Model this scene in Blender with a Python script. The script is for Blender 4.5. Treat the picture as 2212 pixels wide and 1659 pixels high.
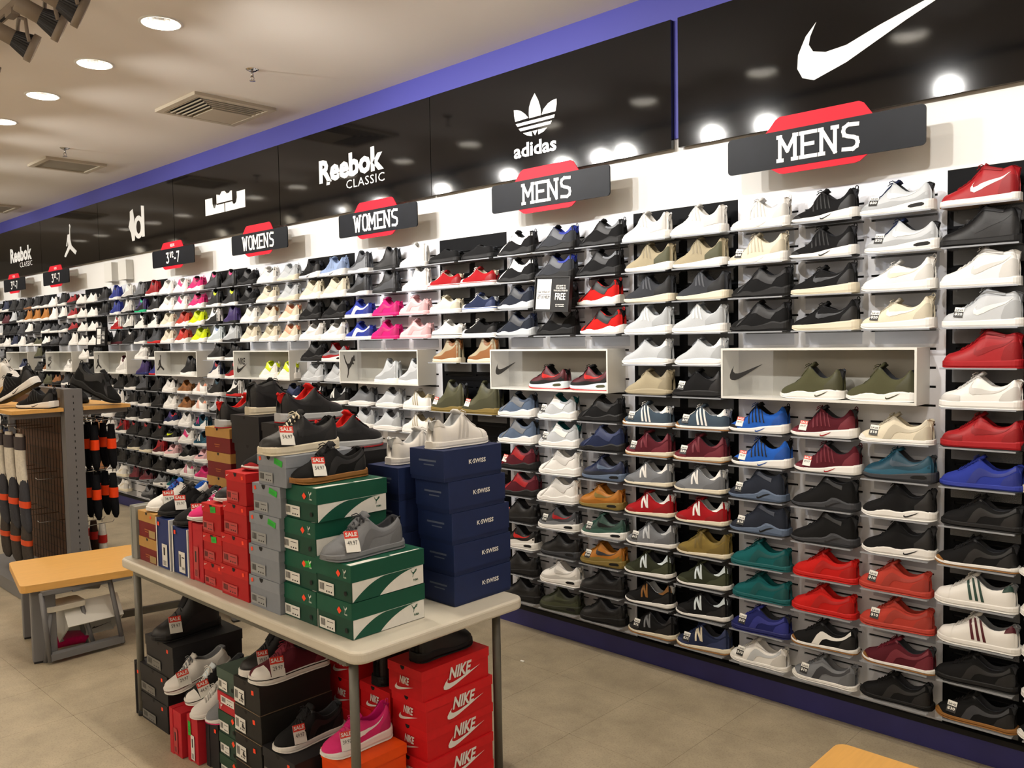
import bpy, math, random
from mathutils import Matrix, Vector, Euler
R = math.radians
random.seed(7)
for o in list(bpy.data.objects): bpy.data.objects.remove(o)
scn = bpy.context.scene
COL = scn.collection

# ------------------------------------------------------------ camera, world, lights, exposure
CH = 1.7253                       # eye height; the shoe wall is the plane y = 0, the floor z = 0
CEIL = 3.431
cam = bpy.data.cameras.new('camera'); camo = bpy.data.objects.new('camera', cam); COL.objects.link(camo)
yaw, pit, rol = R(43.548), R(3.1106), R(-1.0101)
c_, s_ = math.cos(yaw), math.sin(yaw)
r_ = Vector((c_, s_, 0)); f_ = Vector((-s_, c_, 0)); u_ = Vector((0, 0, 1))
fw = f_*math.cos(pit) - u_*math.sin(pit); up2 = u_*math.cos(pit) + f_*math.sin(pit)
rr = r_*math.cos(rol) + up2*math.sin(rol); uu = up2*math.cos(rol) - r_*math.sin(rol)
m3 = Matrix((rr, uu, -fw)).transposed()
camo.matrix_world = Matrix.Translation((0, -3.66, CH)) @ m3.to_4x4()
cam.sensor_width = 36; cam.lens = 1820/2212*36; cam.clip_start = .05
scn.camera = camo
w = bpy.data.worlds.new('world'); scn.world = w; w.use_nodes = True
w.node_tree.nodes['Background'].inputs[0].default_value = (1, .9, .78, 1)
w.node_tree.nodes['Background'].inputs[1].default_value = .3
scn.view_settings.view_transform = 'Standard'; scn.view_settings.look = 'None'
scn.view_settings.gamma = 1; scn.view_settings.use_curve_mapping = False
scn.view_settings.exposure = 0.0
scn.cycles.max_bounces = 5; scn.cycles.diffuse_bounces = 3; scn.cycles.glossy_bounces = 2
scn.cycles.transparent_max_bounces = 10; scn.cycles.transmission_bounces = 3
scn.cycles.use_denoising = True
scn.cycles.sample_clamp_indirect = 4
SPOT_W, DOWN_W, FILL_W = 88, 13, 95
def light(name, kind, loc, energy, color, **k):
    l = bpy.data.lights.new(name, kind); l.energy = energy; l.color = color
    for a, b in k.items(): setattr(l, a, b)
    o = bpy.data.objects.new(name, l); COL.objects.link(o); o.location = loc; return o
def aim(o, tgt): o.rotation_euler = (Vector(tgt)-o.location).to_track_quat('-Z', 'Y').to_euler()
HEADS = [1.1, .3, -.7, -1.68, -2.88, -3.3, -4.09, -4.34, -4.74, -5.4, -6.3, -7.3, -8.0, -9.2, -10.9, -12.3, -13.6]
for hx in HEADS:                  # one spot in every track head, aimed at the top of the shoe wall
    o = light('track_spot', 'SPOT', (hx+.025, -2.075, 3.203), SPOT_W, (1, .975, .94), spot_size=R(84), spot_blend=.95, shadow_soft_size=.035)
    aim(o, (hx+.55, 0, 2.5))
DLX = [-4.48+.917*i for i in range(6, -12, -1)]
for i, dx in enumerate(DLX):      # lamps of the recessed downlights, plus an added fill row behind the camera
    for dy in (-1.605, -4.6):
        if dy < -2 and i % 2: continue
        o = light('downlight_and_fill', 'AREA', (dx, dy, CEIL+.045), DOWN_W*(1.6 if dy < -2 else 1), (1, .89, .74), shape='DISK', size=.12)
for dx in (-1, -5, -9, -13):      # unseen fill lamps added behind the camera to lift the room light
    o = light('rear_fill', 'AREA', (dx, -6.6, CEIL-.05), FILL_W*.5, (1, .88, .74), shape='RECTANGLE', size=3.0, size_y=1.6)
for dx in (1, -3, -7, -11):       # unseen upward fill lamps, added to brighten the ceiling
    o = light('ceiling_fill', 'AREA', (dx, -5.4, 2.7), 85, (1, .89, .76), shape='DISK', size=.5); o.rotation_euler = (math.pi, 0, 0)
# ------------------------------------------------------------ materials
def lin(h):
    h = h.lstrip('#'); v = [int(h[i:i+2], 16)/255 for i in (0, 2, 4)]
    return tuple(x/12.92 if x <= .04045 else ((x+.055)/1.055)**2.4 for x in v)+(1,)
MATS = {}
def mat(name, color=None, rough=.6, metal=0, spec=.5, noise=0, nscale=40, bump=0, bscale=200, emit=0, objcol=False, coat=0, stretch=None):
    if name in MATS: return MATS[name]
    m = bpy.data.materials.new(name); m.use_nodes = True; nt = m.node_tree; b = nt.nodes['Principled BSDF']
    b.inputs['Roughness'].default_value = rough; b.inputs['Metallic'].default_value = metal
    b.inputs['Specular IOR Level'].default_value = spec
    if coat: b.inputs['Coat Weight'].default_value = coat; b.inputs['Coat Roughness'].default_value = .05
    src = None
    if objcol:
        oi = nt.nodes.new('ShaderNodeObjectInfo'); src = oi.outputs['Color']
    elif color is not None:
        rgb = nt.nodes.new('ShaderNodeRGB'); rgb.outputs[0].default_value = lin(color); src = rgb.outputs[0]
    tc = nt.nodes.new('ShaderNodeTexCoord'); co = tc.outputs['Object']
    if stretch:
        mp = nt.nodes.new('ShaderNodeMapping'); mp.inputs['Scale'].default_value = stretch
        nt.links.new(co, mp.inputs[0]); co = mp.outputs[0]
    if noise:
        n = nt.nodes.new('ShaderNodeTexNoise'); n.inputs['Scale'].default_value = nscale; n.inputs['Detail'].default_value = 4
        nt.links.new(co, n.inputs['Vector'])
        mr = nt.nodes.new('ShaderNodeMapRange'); mr.inputs[1].default_value = .3; mr.inputs[2].default_value = .7
        mr.inputs[3].default_value = 1-noise; mr.inputs[4].default_value = 1+noise
        nt.links.new(n.outputs[0], mr.inputs[0])
        mx = nt.nodes.new('ShaderNodeVectorMath'); mx.operation = 'SCALE'
        nt.links.new(src, mx.inputs[0]); nt.links.new(mr.outputs[0], mx.inputs['Scale']); src = mx.outputs[0]
    nt.links.new(src, b.inputs['Base Color'])
    if bump:
        n = nt.nodes.new('ShaderNodeTexNoise'); n.inputs['Scale'].default_value = bscale; n.inputs['Detail'].default_value = 2
        nt.links.new(co, n.inputs['Vector'])
        bp = nt.nodes.new('ShaderNodeBump'); bp.inputs['Strength'].default_value = bump; bp.inputs['Distance'].default_value = .002
        nt.links.new(n.outputs[0], bp.inputs['Height']); nt.links.new(bp.outputs[0], b.inputs['Normal'])
    if emit:
        nt.links.new(src, b.inputs['Emission Color']); b.inputs['Emission Strength'].default_value = emit
    MATS[name] = m; return m
def clear(name, fac=.15, tint=(1, 1, 1, 1), rough=.05):
    if name in MATS: return MATS[name]
    m = bpy.data.materials.new(name); m.use_nodes = True; nt = m.node_tree; nt.nodes.clear()
    out = nt.nodes.new('ShaderNodeOutputMaterial'); t = nt.nodes.new('ShaderNodeBsdfTransparent'); t.inputs[0].default_value = tint
    g = nt.nodes.new('ShaderNodeBsdfPrincipled'); g.inputs['Base Color'].default_value = (.85, .87, .9, 1); g.inputs['Roughness'].default_value = rough
    mx = nt.nodes.new('ShaderNodeMixShader'); mx.inputs[0].default_value = fac
    nt.links.new(t.outputs[0], mx.inputs[1]); nt.links.new(g.outputs[0], mx.inputs[2]); nt.links.new(mx.outputs[0], out.inputs[0])
    MATS[name] = m; return m
M_fab = mat('shoe_fabric', rough=.85, spec=.25, objcol=True, noise=.06, nscale=500, bump=.25, bscale=900)
M_lea = mat('shoe_leather', rough=.5, spec=.4, objcol=True, bump=.08, bscale=300)
M_rub = mat('shoe_rubber', rough=.6, spec=.35, objcol=True)
M_lac = mat('shoe_lace', rough=.9, spec=.2, objcol=True)
M_gls = mat('acrylic_dark_edge', '#8d97a3', rough=.2)
M_acr = clear('clear_acrylic', .13, (.93, .94, .96, 1))
M_plex = clear('plexiglass', .06)
M_wpan = mat('white_laminate', '#e9ebf2', rough=.45, noise=.02, nscale=3)
M_bpan = mat('black_laminate', '#050609', rough=.55, spec=.1, bump=.1, bscale=30)
M_slot = mat('slot_black', '#050506', rough=.8)
M_wall = mat('wall_white_paint', '#efeeea', rough=.7, bump=.1, bscale=60)
M_blue = mat('blue_paint', '#3c3c94', rough=.55, bump=.1, bscale=40)
M_dblue = mat('blue_base_paint', '#2b2b6b', rough=.5, noise=.12, nscale=6)
M_ceil = mat('ceiling_plaster', '#e8e1d8', rough=.95, bump=.15, bscale=20)
M_ban = mat('black_gloss_panel', '#08080a', rough=.07, spec=.5, bump=.35, bscale=2.2)
M_white = mat('white_print', '#f4f3ee', rough=.4)
M_sign = mat('sign_black', '#0f1218', rough=.42, spec=.14, noise=.2, nscale=8)
M_red = mat('sign_red', '#d80f28', rough=.5, spec=.2)
M_black = mat('black_print', '#0b0b0b', rough=.5)
M_dark = mat('dark_fill', '#101012', rough=.7)
M_box = mat('display_box_white', '#e3e2dc', rough=.5)
M_chr = mat('chrome', '#c9c9c9', rough=.12, metal=1)
M_beam = mat('steel_grey_paint', '#6c6c6e', rough=.45)
M_leg = mat('table_leg_paint', '#5a584f', rough=.4, noise=.05)
M_ttop = mat('table_top_plastic', '#d5cfc0', rough=.4, noise=.03, nscale=12, bump=.3, bscale=400)
M_wood = mat('beech_laminate', '#dba85c', rough=.42, noise=.05, nscale=6, stretch=(1, 14, 14))
M_wedge = mat('beech_edge', '#c8924a', rough=.5)
M_brown = mat('brown_hardboard', '#5a3d28', rough=.6, noise=.1, nscale=20)
M_wire = mat('black_wire', '#17130f', rough=.5)
M_track = mat('track_head_grey', '#85786a', rough=.5)
M_fin = mat('track_head_black', '#1e1e22', rough=.5)
M_lamp = mat('lamp_glow', '#fff1d8', rough=.5, emit=6)
M_vent = mat('vent_cream', '#b9ad98', rough=.6)
M_card = mat('card_white', '#ecebe5', rough=.6)
M_grn = mat('green_sticker', '#22a92f', rough=.6)
M_org = mat('orange_sticker', '#ff4a22', rough=.6)
M_obj = mat('coloured_card', rough=.55, spec=.3, objcol=True, noise=.04, nscale=30)
M_objm = mat('coloured_cloth', rough=.9, spec=.1, objcol=True, noise=.1, nscale=60, bump=.4, bscale=80)
def floor_mat():
    m = bpy.data.materials.new('vinyl_floor_tile'); m.use_nodes = True; nt = m.node_tree; b = nt.nodes['Principled BSDF']
    g = nt.nodes.new('ShaderNodeNewGeometry')
    n1 = nt.nodes.new('ShaderNodeTexNoise'); n1.inputs['Scale'].default_value = 5; n1.inputs['Detail'].default_value = 8; n1.inputs['Roughness'].default_value = .65
    n2 = nt.nodes.new('ShaderNodeTexNoise'); n2.inputs['Scale'].default_value = 130; n2.inputs['Detail'].default_value = 3
    for n in (n1, n2): nt.links.new(g.outputs['Position'], n.inputs['Vector'])
    cr = nt.nodes.new('ShaderNodeValToRGB')
    cr.color_ramp.elements[0].position = .32; cr.color_ramp.elements[0].color = lin('#988d78')
    cr.color_ramp.elements[1].position = .7; cr.color_ramp.elements[1].color = lin('#b3a78f')
    nt.links.new(n1.outputs[0], cr.inputs[0])
    cr2 = nt.nodes.new('ShaderNodeValToRGB')
    cr2.color_ramp.elements[0].position = .33; cr2.color_ramp.elements[0].color = (.62, .6, .57, 1)
    cr2.color_ramp.elements[1].position = .5; cr2.color_ramp.elements[1].color = (1.0, 1, 1, 1)
    nt.links.new(n2.outputs[0], cr2.inputs[0])
    mx = nt.nodes.new('ShaderNodeMix'); mx.data_type = 'RGBA'; mx.blend_type = 'MULTIPLY'; mx.inputs[0].default_value = .5
    nt.links.new(cr.outputs[0], mx.inputs[6]); nt.links.new(cr2.outputs[0], mx.inputs[7])
    nt.links.new(mx.outputs[2], b.inputs['Base Color']); b.inputs['Roughness'].default_value = .38; b.inputs['Specular IOR Level'].default_value = .35
    return m
M_floor = floor_mat(); M_joint = mat('floor_joint', '#7d735f', rough=.8)

# ------------------------------------------------------------ mesh helpers
class MB:
    def __init__(s): s.v = []; s.f = []; s.m = []; s.sm = []
    def add(s, vs, fs, mi=0, smooth=False):
        n = len(s.v); s.v += [tuple(p) for p in vs]
        for f in fs: s.f.append(tuple(n+i for i in f)); s.m.append(mi); s.sm.append(smooth)
        return s
    def box(s, x0, x1, y0, y1, z0, z1, mi=0):
        v = [(x, y, z) for z in (z0, z1) for y in (y0, y1) for x in (x0, x1)]
        return s.add(v, [(0, 2, 3, 1), (4, 5, 7, 6), (0, 1, 5, 4), (2, 6, 7, 3), (0, 4, 6, 2), (1, 3, 7, 5)], mi)
    def rbox(s, x0, x1, y0, y1, z0, z1, r, mi=0, seg=4, axis='z', er=0):
        # box with rounded corners in plan (extruded along axis), er = rounded rim radius along the top and bottom edges
        def outline(a0, a1, b0, b1, r):
            pts = []
            for cx, cy, st in ((a1-r, b1-r, 0), (a0+r, b1-r, 90), (a0+r, b0+r, 180), (a1-r, b0+r, 270)):
                for i in range(seg+1):
                    a = R(st+90*i/seg); pts.append((cx+r*math.cos(a), cy+r*math.sin(a)))
            return pts
        A = dict(z=(x0, x1, y0, y1, z0, z1), y=(x0, x1, z0, z1, y0, y1), x=(y0, y1, z0, z1, x0, x1))[axis]
        mp = dict(z=lambda a, b, c: (a, b, c), y=lambda a, b, c: (a, c, b), x=lambda a, b, c: (c, a, b))[axis]
        if er:
            lay = []
            for i in range(4): a = R(90*i/3); lay.append((er*(1-math.sin(a)), A[4]+er*(1-math.cos(a))))
            for i in range(4): a = R(90*i/3); lay.append((er*(1-math.cos(a)), A[5]-er*(1-math.sin(a))))
        else: lay = [(0, A[4]), (0, A[5])]
        rings = [[mp(p[0], p[1], c) for p in outline(A[0]+d, A[1]-d, A[2]+d, A[3]-d, max(r-d, .001))] for d, c in lay]
        n = len(rings[0]); vs = [p for q in rings for p in q]; fs = []
        flip = axis == 'y'
        for k in range(len(rings)-1):
            for i in range(n):
                q = (k*n+i, k*n+(i+1) % n, (k+1)*n+(i+1) % n, (k+1)*n+i); fs.append(q[::-1] if flip else q)
        b = tuple(range(n)); t = tuple((len(rings)-1)*n+i for i in range(n))
        fs += [b if flip else b[::-1], t[::-1] if flip else t]
        return s.add(vs, fs, mi)
    def prism(s, pts, y0, y1, mi=0):          # polygon in x,z (counter-clockwise seen from -y) extruded from y0 (front) to y1
        n = len(pts); v = [(a, y0, b) for a, b in pts]+[(a, y1, b) for a, b in pts]
        ar = sum(pts[i][0]*pts[(i+1) % n][1]-pts[(i+1) % n][0]*pts[i][1] for i in range(n))
        fr = tuple(range(n)) if ar > 0 else tuple(range(n))[::-1]
        fs = [fr, tuple(n+i for i in fr[::-1])]+[(i, i+n, (i+1) % n+n, (i+1) % n) if ar > 0 else (i, (i+1) % n, (i+1) % n+n, i+n) for i in range(n)]
        return s.add(v, fs, mi)
    def strip(s, top, bot, y=0, mi=0, fn=None):  # quads between two curves, in x,z
        n = len(top); f = fn or (lambda a, b: (a, y, b))
        return s.add([f(*p) for p in bot]+[f(*p) for p in top], [(i, i+1, n+i+1, n+i) for i in range(n-1)], mi)
    def tube(s, pts, r, n=8, mi=0, cap=True, smooth=True):
        P = [Vector(p) for p in pts]; rs = r if isinstance(r, (list, tuple)) else [r]*len(P); vs = []; fs = []
        T = [(P[min(i+1, len(P)-1)]-P[max(i-1, 0)]).normalized() for i in range(len(P))]
        a = Vector((0, 0, 1)) if abs(T[0].z) < .9 else Vector((1, 0, 0)); N = T[0].cross(a).normalized()
        for p, t, q in zip(P, T, rs):
            N = (N-t*N.dot(t)).normalized(); B = t.cross(N)
            vs += [p+(N*math.cos(2*math.pi*k/n)+B*math.sin(2*math.pi*k/n))*q for k in range(n)]
        for i in range(len(P)-1):
            fs += [(i*n+k, i*n+(k+1) % n, (i+1)*n+(k+1) % n, (i+1)*n+k) for k in range(n)]
        s.add(vs, fs, mi, smooth)
        if cap:
            m = len(s.v)-len(vs); s.f += [tuple(m+k for k in range(n))[::-1], tuple(m+len(vs)-n+k for k in range(n))]; s.m += [mi]*2; s.sm += [False]*2
        return s
    def lathe(s, prof, n=24, mi=0, c=(0, 0, 0), smooth=True):
        vs = [(c[0]+r*math.cos(2*math.pi*k/n), c[1]+r*math.sin(2*math.pi*k/n), c[2]+z) for r, z in prof for k in range(n)]
        fs = [(i*n+k, i*n+(k+1) % n, (i+1)*n+(k+1) % n, (i+1)*n+k) for i in range(len(prof)-1) for k in range(n)]
        return s.add(vs, fs, mi, smooth)
    def xf(s, M, start=0):
        for i in range(start, len(s.v)): s.v[i] = tuple(M @ Vector(s.v[i]))
        return s
    def mesh(s, name, mats):
        me = bpy.data.meshes.new(name); me.from_pydata(s.v, [], s.f)
        for m in (mats if isinstance(mats, (list, tuple)) else [mats]): me.materials.append(m)
        me.polygons.foreach_set('material_index', s.m); me.polygons.foreach_set('use_smooth', s.sm)
        me.update(); return me
    def build(s, name, mats, parent=None, color=None, **t):
        return link(name, s.mesh(name, mats), parent, color, **t)
def link(name, me, parent=None, color=None, **t):
    o = bpy.data.objects.new(name, me); COL.objects.link(o)
    if parent: o.parent = parent
    if color: o.color = color if len(color) == 4 else lin(color)
    tag(o, **t); return o
def tag(o, label=None, cat=None, group=None, kind=None):
    if label: o['label'] = label
    if cat: o['category'] = cat
    if group: o['group'] = group
    if kind: o['kind'] = kind
    return o
def thing(name, label, cat, loc=(0, 0, 0), rz=0, group=None, rot=None):
    o = bpy.data.objects.new(name, None); COL.objects.link(o); o.location = loc
    o.rotation_euler = rot or (0, 0, rz); o.empty_display_size = .05
    return tag(o, label, cat, group)
def struct(name, mb, m, **k):
    o = mb.build(name, m, **k); o['kind'] = 'structure'; return o
_txt = {}
def text(s, size=1, bold=0, shear=0, sx=1, spacing=1):   # flat lettering as a mesh in x,z centred on 0,0, facing -y
    key = (s, bold, shear, spacing)
    if key not in _txt:
        cu = bpy.data.curves.new('t', 'FONT'); cu.body = s; cu.size = 1; cu.offset = bold; cu.shear = shear; cu.space_character = spacing
        cu.resolution_u = 2; cu.fill_mode = 'FRONT'
        o = bpy.data.objects.new('t', cu); COL.objects.link(o)
        dg = bpy.context.evaluated_depsgraph_get(); me = bpy.data.meshes.new_from_object(o.evaluated_get(dg))
        vs = [(v.co.x, v.co.y) for v in me.vertices]; fs = [tuple(p.vertices) for p in me.polygons]
        bpy.data.objects.remove(o); bpy.data.curves.remove(cu); bpy.data.meshes.remove(me)
        x0 = min(v[0] for v in vs); x1 = max(v[0] for v in vs); y0 = min(v[1] for v in vs); y1 = max(v[1] for v in vs)
        _txt[key] = ([(a-(x0+x1)/2, b-(y0+y1)/2) for a, b in vs], fs, x1-x0, y1-y0)
    vs, fs, tw, th = _txt[key]; k = size/th
    return [(a*k*sx, 0, b*k) for a, b in vs], fs, tw*k*sx
def textw(s, wid, hei, **k):     # lettering fitted to a width and height
    vs, fs, tw = text(s, hei, **k); q = wid/tw
    return [(a*q, b, c) for a, b, c in vs], fs
# stroke lettering with slab serifs, for the department signs
GL = {'M': [[(0, 0), (0, 1), (.5, .38), (1, 1), (1, 0)], [(-.13, 0), (.16, 0)], [(.84, 0), (1.13, 0)], [(-.13, 1), (.06, 1)], [(.94, 1), (1.13, 1)]],
      'E': [[(.85, 1), (0, 1), (0, 0), (.85, 0)], [(0, .52), (.68, .52)], [(-.12, 1), (0, 1)], [(-.12, 0), (0, 0)]],
      'N': [[(0, 0), (0, 1), (.85, 0), (.85, 1)], [(-.13, 0), (.15, 0)], [(-.13, 1), (.05, 1)], [(.68, 1), (1.0, 1)]],
      'S': [[(.85, .97), (.3, 1), (.05, .9), (0, .76), (.06, .6), (.3, .53), (.6, .47), (.8, .4), (.86, .24), (.8, .09), (.58, .0), (0, .03)]],
      'W': [[(0, 1), (.28, 0), (.55, .85), (.82, 0), (1.1, 1)], [(-.14, 1), (.14, 1)], [(.96, 1), (1.24, 1)]],
      'O': [[(.25, 0), (.08, .1), (0, .3), (0, .7), (.08, .9), (.25, 1), (.6, 1), (.77, .9), (.85, .7), (.85, .3), (.77, .1), (.6, 0), (.25, 0)]],
      '3': [[(0, 1), (.55, 1), (.28, .58), (.5, .52), (.6, .36), (.6, .16), (.45, .02), (.2, 0), (0, .05)]],
      '7': [[(0, 1), (.6, 1), (.25, 0)]], '-': [[(0, .35), (.3, .35)]],
      '1': [[(0, .85), (.25, 1), (.25, 0)]], '2': [[(0, .9), (.2, 1), (.45, .98), (.55, .75), (.4, .5), (0, 0), (.6, 0)]], '/': [[(0, 0), (.45, 1)]]}
def strokes(mb, s, x, z, h, wx, th, y=0, mi=0):
    for ch in s:
        g = GL[ch]; wmax = max(p[0] for l in g for p in l)
        for l in g:
            P = [Vector((x+a*h*wx, 0, z+b*h)) for a, b in l]
            for i in range(len(P)-1):
                a, b = P[i], P[i+1]; d = (b-a).normalized(); n = Vector((-d.z, 0, d.x))*th/2; e = d*th*.42
                q = [a-e-n, b+e-n, b+e+n, a-e+n]; oy = y-.00012*(len(mb.v)//4 % 12); mb.add([(p.x, oy, p.z) for p in q], [(0, 1, 2, 3)], mi)
        x += (wmax+.36)*h*wx
    return x
# tick mark: upper and lower edge, nose at the left, tip at the right (unit width, z up)
SW_T = [(.135, .405), (.10, .31), (.105, .235), (.16, .19), (.25, .19), (.36, .215), (.52, .275), (.76, .37), (1, .46)]
SW_B = [(.135, .405), (.045, .26), (0, .14), (.005, .045), (.06, 0), (.15, -.005), (.30, .05), (.56, .195), (1, .46)]
def swoosh(mb, x, z, wid, y=0, mi=0, hs=1, fn=None):
    mb.strip([(x+a*wid, z+b*wid*hs) for a, b in SW_T], [(x+a*wid, z+b*wid*hs) for a, b in SW_B], y, mi, fn)
JUMP = [(-10.448, 3.135), (-10.425, 3.108), (-10.443, 3.072), (-10.449, 2.957), (-10.414, 2.882), (-10.266, 2.807), (-10.31, 2.771), (-10.471, 2.849), (-10.616, 2.763), (-10.656, 2.77), (-10.654, 2.786), (-10.519, 2.887), (-10.525, 2.95), (-10.554, 2.885), (-10.586, 2.888), (-10.529, 3.018), (-10.476, 3.018), (-10.459, 3.093), (-10.471, 3.123)]
def jumper(mb, x, z, h, y, mi=0):
    k = h/.372; mb.prism([(x+(a+10.46)*k, z+(b-2.763)*k) for a, b in JUMP], y-.0006, y, mi)
CAT = [(0, 1), (.06, .98), (.14, .8), (.3, .62), (.5, .62), (.62, .74), (.74, .9), (.8, .88), (.93, 1.0), (.97, .93), (.95, .82), (1.0, .8), (.98, .72), (.86, .74), (.8, .7), (.9, .62), (.86, .58), (.74, .6), (.66, .52), (.52, .42), (.44, .34), (.4, .16), (.3, 0), (.25, .02), (.33, .2), (.34, .42), (.24, .56), (.12, .68), (.03, .88)]
def bigcat(mb, x, z, h, y, mi=0, fn=None):
    pts = [(x+a*h*.8, z+b*h) for a, b in CAT]
    if fn: mb.add([fn(*p) for p in pts][::-1], [tuple(range(len(pts)))], mi)
    else: mb.prism(pts, y-.0006, y, mi)

# ------------------------------------------------------------ room shell
X0, X1, Y0 = -19, 3.2, -9
FL = struct('floor', MB().box(X0, X1, Y0, .3, -.06, -.0015), M_joint)
TS = .4636
tile = MB().rbox(0, TS-.0012, 0, TS-.0012, -.0015, .0, .003, seg=1).mesh('floor_tile', M_floor)
stile = MB(); nt_ = 0
ix0, ix1 = int((X0+2.77)/TS)-1, int((X1+2.77)/TS)+1
for i in range(ix0, ix1):
    for j in range(int((Y0+.445)/TS), 1):
        x, y = -2.77+i*TS, -.445+j*TS
        if x > X1 or x < X0: continue
        if y > -4.2 and -9.2 < x < .6 and nt_ < 300:
            o = link('tile', tile, FL); o.location = (x, y, 0); nt_ += 1
        else: stile.box(x, x+TS-.0012, y, min(y+TS-.0012, .3), -.003, 0)
stile.build('tile_field', M_floor, FL, kind='stuff')
WR = struct('wall_right', MB().box(X0, X1, 0, .3, 0, CEIL+.06), M_wall)
struct('wall_left', MB().box(X0, X1, Y0-.2, Y0, 0, CEIL+.06), M_wall)
struct('wall_far', MB().box(X0-.2, X0, Y0, .3, 0, CEIL+.06), M_wall)
struct('wall_near', MB().box(X1, X1+.2, Y0, .3, 0, CEIL+.06), M_wall)
# ceiling with round holes for the downlights near the shoe wall
cb = MB(); ys = -1.605; hs = .13
xs = [X0]
for dx in sorted(DLX): xs += [dx-hs, dx+hs]
xs.append(X1)
cb.box(X0, X1, Y0, ys-hs, CEIL, CEIL+.02); cb.box(X0, X1, ys+hs, .3, CEIL, CEIL+.02)
for i in range(0, len(xs)-1, 2):
    if xs[i+1] > xs[i]: cb.box(xs[i], xs[i+1], ys-hs, ys+hs, CEIL, CEIL+.02)
N = 24
for dx in DLX:
    vs = []; fs = []
    for k in range(N):
        a = 2*math.pi*k/N; c, s = math.cos(a), math.sin(a); q = hs/max(abs(c), abs(s))
        vs += [(dx+c*.098, ys+s*.098, CEIL), (dx+c*q, ys+s*q, CEIL)]
    for k in range(N):
        b = (k+1) % N; fs.append((2*k, 2*b, 2*b+1, 2*k+1))
    cb.add(vs, fs)
struct('ceiling', cb, M_ceil)
cr = MB().box(X0, X1, Y0, .3, CEIL+.25, CEIL+.3); struct('ceiling_slab', cr, M_dark)
# blue strip along the top of the wall, white band under the banners, blue base
struct('trim_1', MB().box(X0, X1, -.012, 0, 2.70, CEIL), M_blue)
bs = MB().box(X0, X1, -.022, 0, 0, .098); struct('baseboard_right', bs, M_dblue)
struct('shadow_gap_strip', MB().box(X0, X1, -.03, 0, .100, .122), M_slot)  # black strip painted in as the shadow gap between panels and base

# ------------------------------------------------------------ shoe wall panels
TT, WW, XW = 1.5108, .9124, -1.9771           # spacing of the white panels, their width, left edge of the nearest one
ZR = [2.196-.1541*r for r in range(14)]       # shelf heights
ORD = ['top', 'second', 'third', 'fourth', 'fifth', 'sixth', 'seventh', 'eighth', 'ninth', 'tenth', 'eleventh', 'twelfth', 'thirteenth', 'bottom']
ORN = ['nearest', 'second-nearest', 'third-nearest', 'fourth-nearest', 'fifth-nearest', 'sixth-nearest', 'seventh-nearest', 'eighth-nearest', 'ninth-nearest', 'tenth-nearest']
PB, PT = .124, 2.358
def panel(name, x0, wid, nslots, m, label, rows=29, gap=.03):
    t = thing(name, label, 'slatwall panel', (x0, 0, PB), group='slatwall panels of the shoe wall')
    back = MB().box(.002, wid-.002, -.004, -.001, .001, PT-PB-.001); back.build('slot_backing', M_slot, t)
    b = MB(); z = 0; pitch = .15410/2; sh = .0095
    zs = [ZR[13]-PB-.004+k*pitch for k in range(-1, rows) if PB+.01 < ZR[13]-.004+k*pitch < PT-.02]
    for q in zs:
        b.box(0, wid, -.014, -.004, z, q-sh/2)
        w1 = (wid-gap*1.4)/nslots; x = 0
        for k in range(nslots+1):
            xe = gap*.7+k*w1+gap/2 if k < nslots else wid
            if k == 0: xe = gap*.7+gap/2
            b.box(x, xe, -.014, -.004, q-sh/2, q+sh/2)
            x = gap*.7+(k+1)*w1-gap/2
        z = q+sh/2
    b.box(0, wid, -.014, -.004, z, PT-PB)
    b.build('slatted_face', m, t); return t
NW = 11
for k in range(NW):
    panel('white_slatwall_panel', XW-k*TT, WW, 3, M_wpan, f'white slatwall panel with three shoes per row, {ORN[min(k,9)]} of the white panels' if k < 10 else 'white slatwall panel, last one at the far left end')
for k in range(-1, NW):
    x0 = XW-k*TT-(TT-WW)
    panel('black_slatwall_panel', x0+.001, TT-WW-.002, 2, M_bpan, 'black slatwall panel cut by the right edge of the picture' if k < 0 else f'black slatwall panel with two shoes per row, {["first","second","third","fourth","fifth","sixth","seventh","eighth","ninth","tenth","last"][k]} after the one at right edge')

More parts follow.
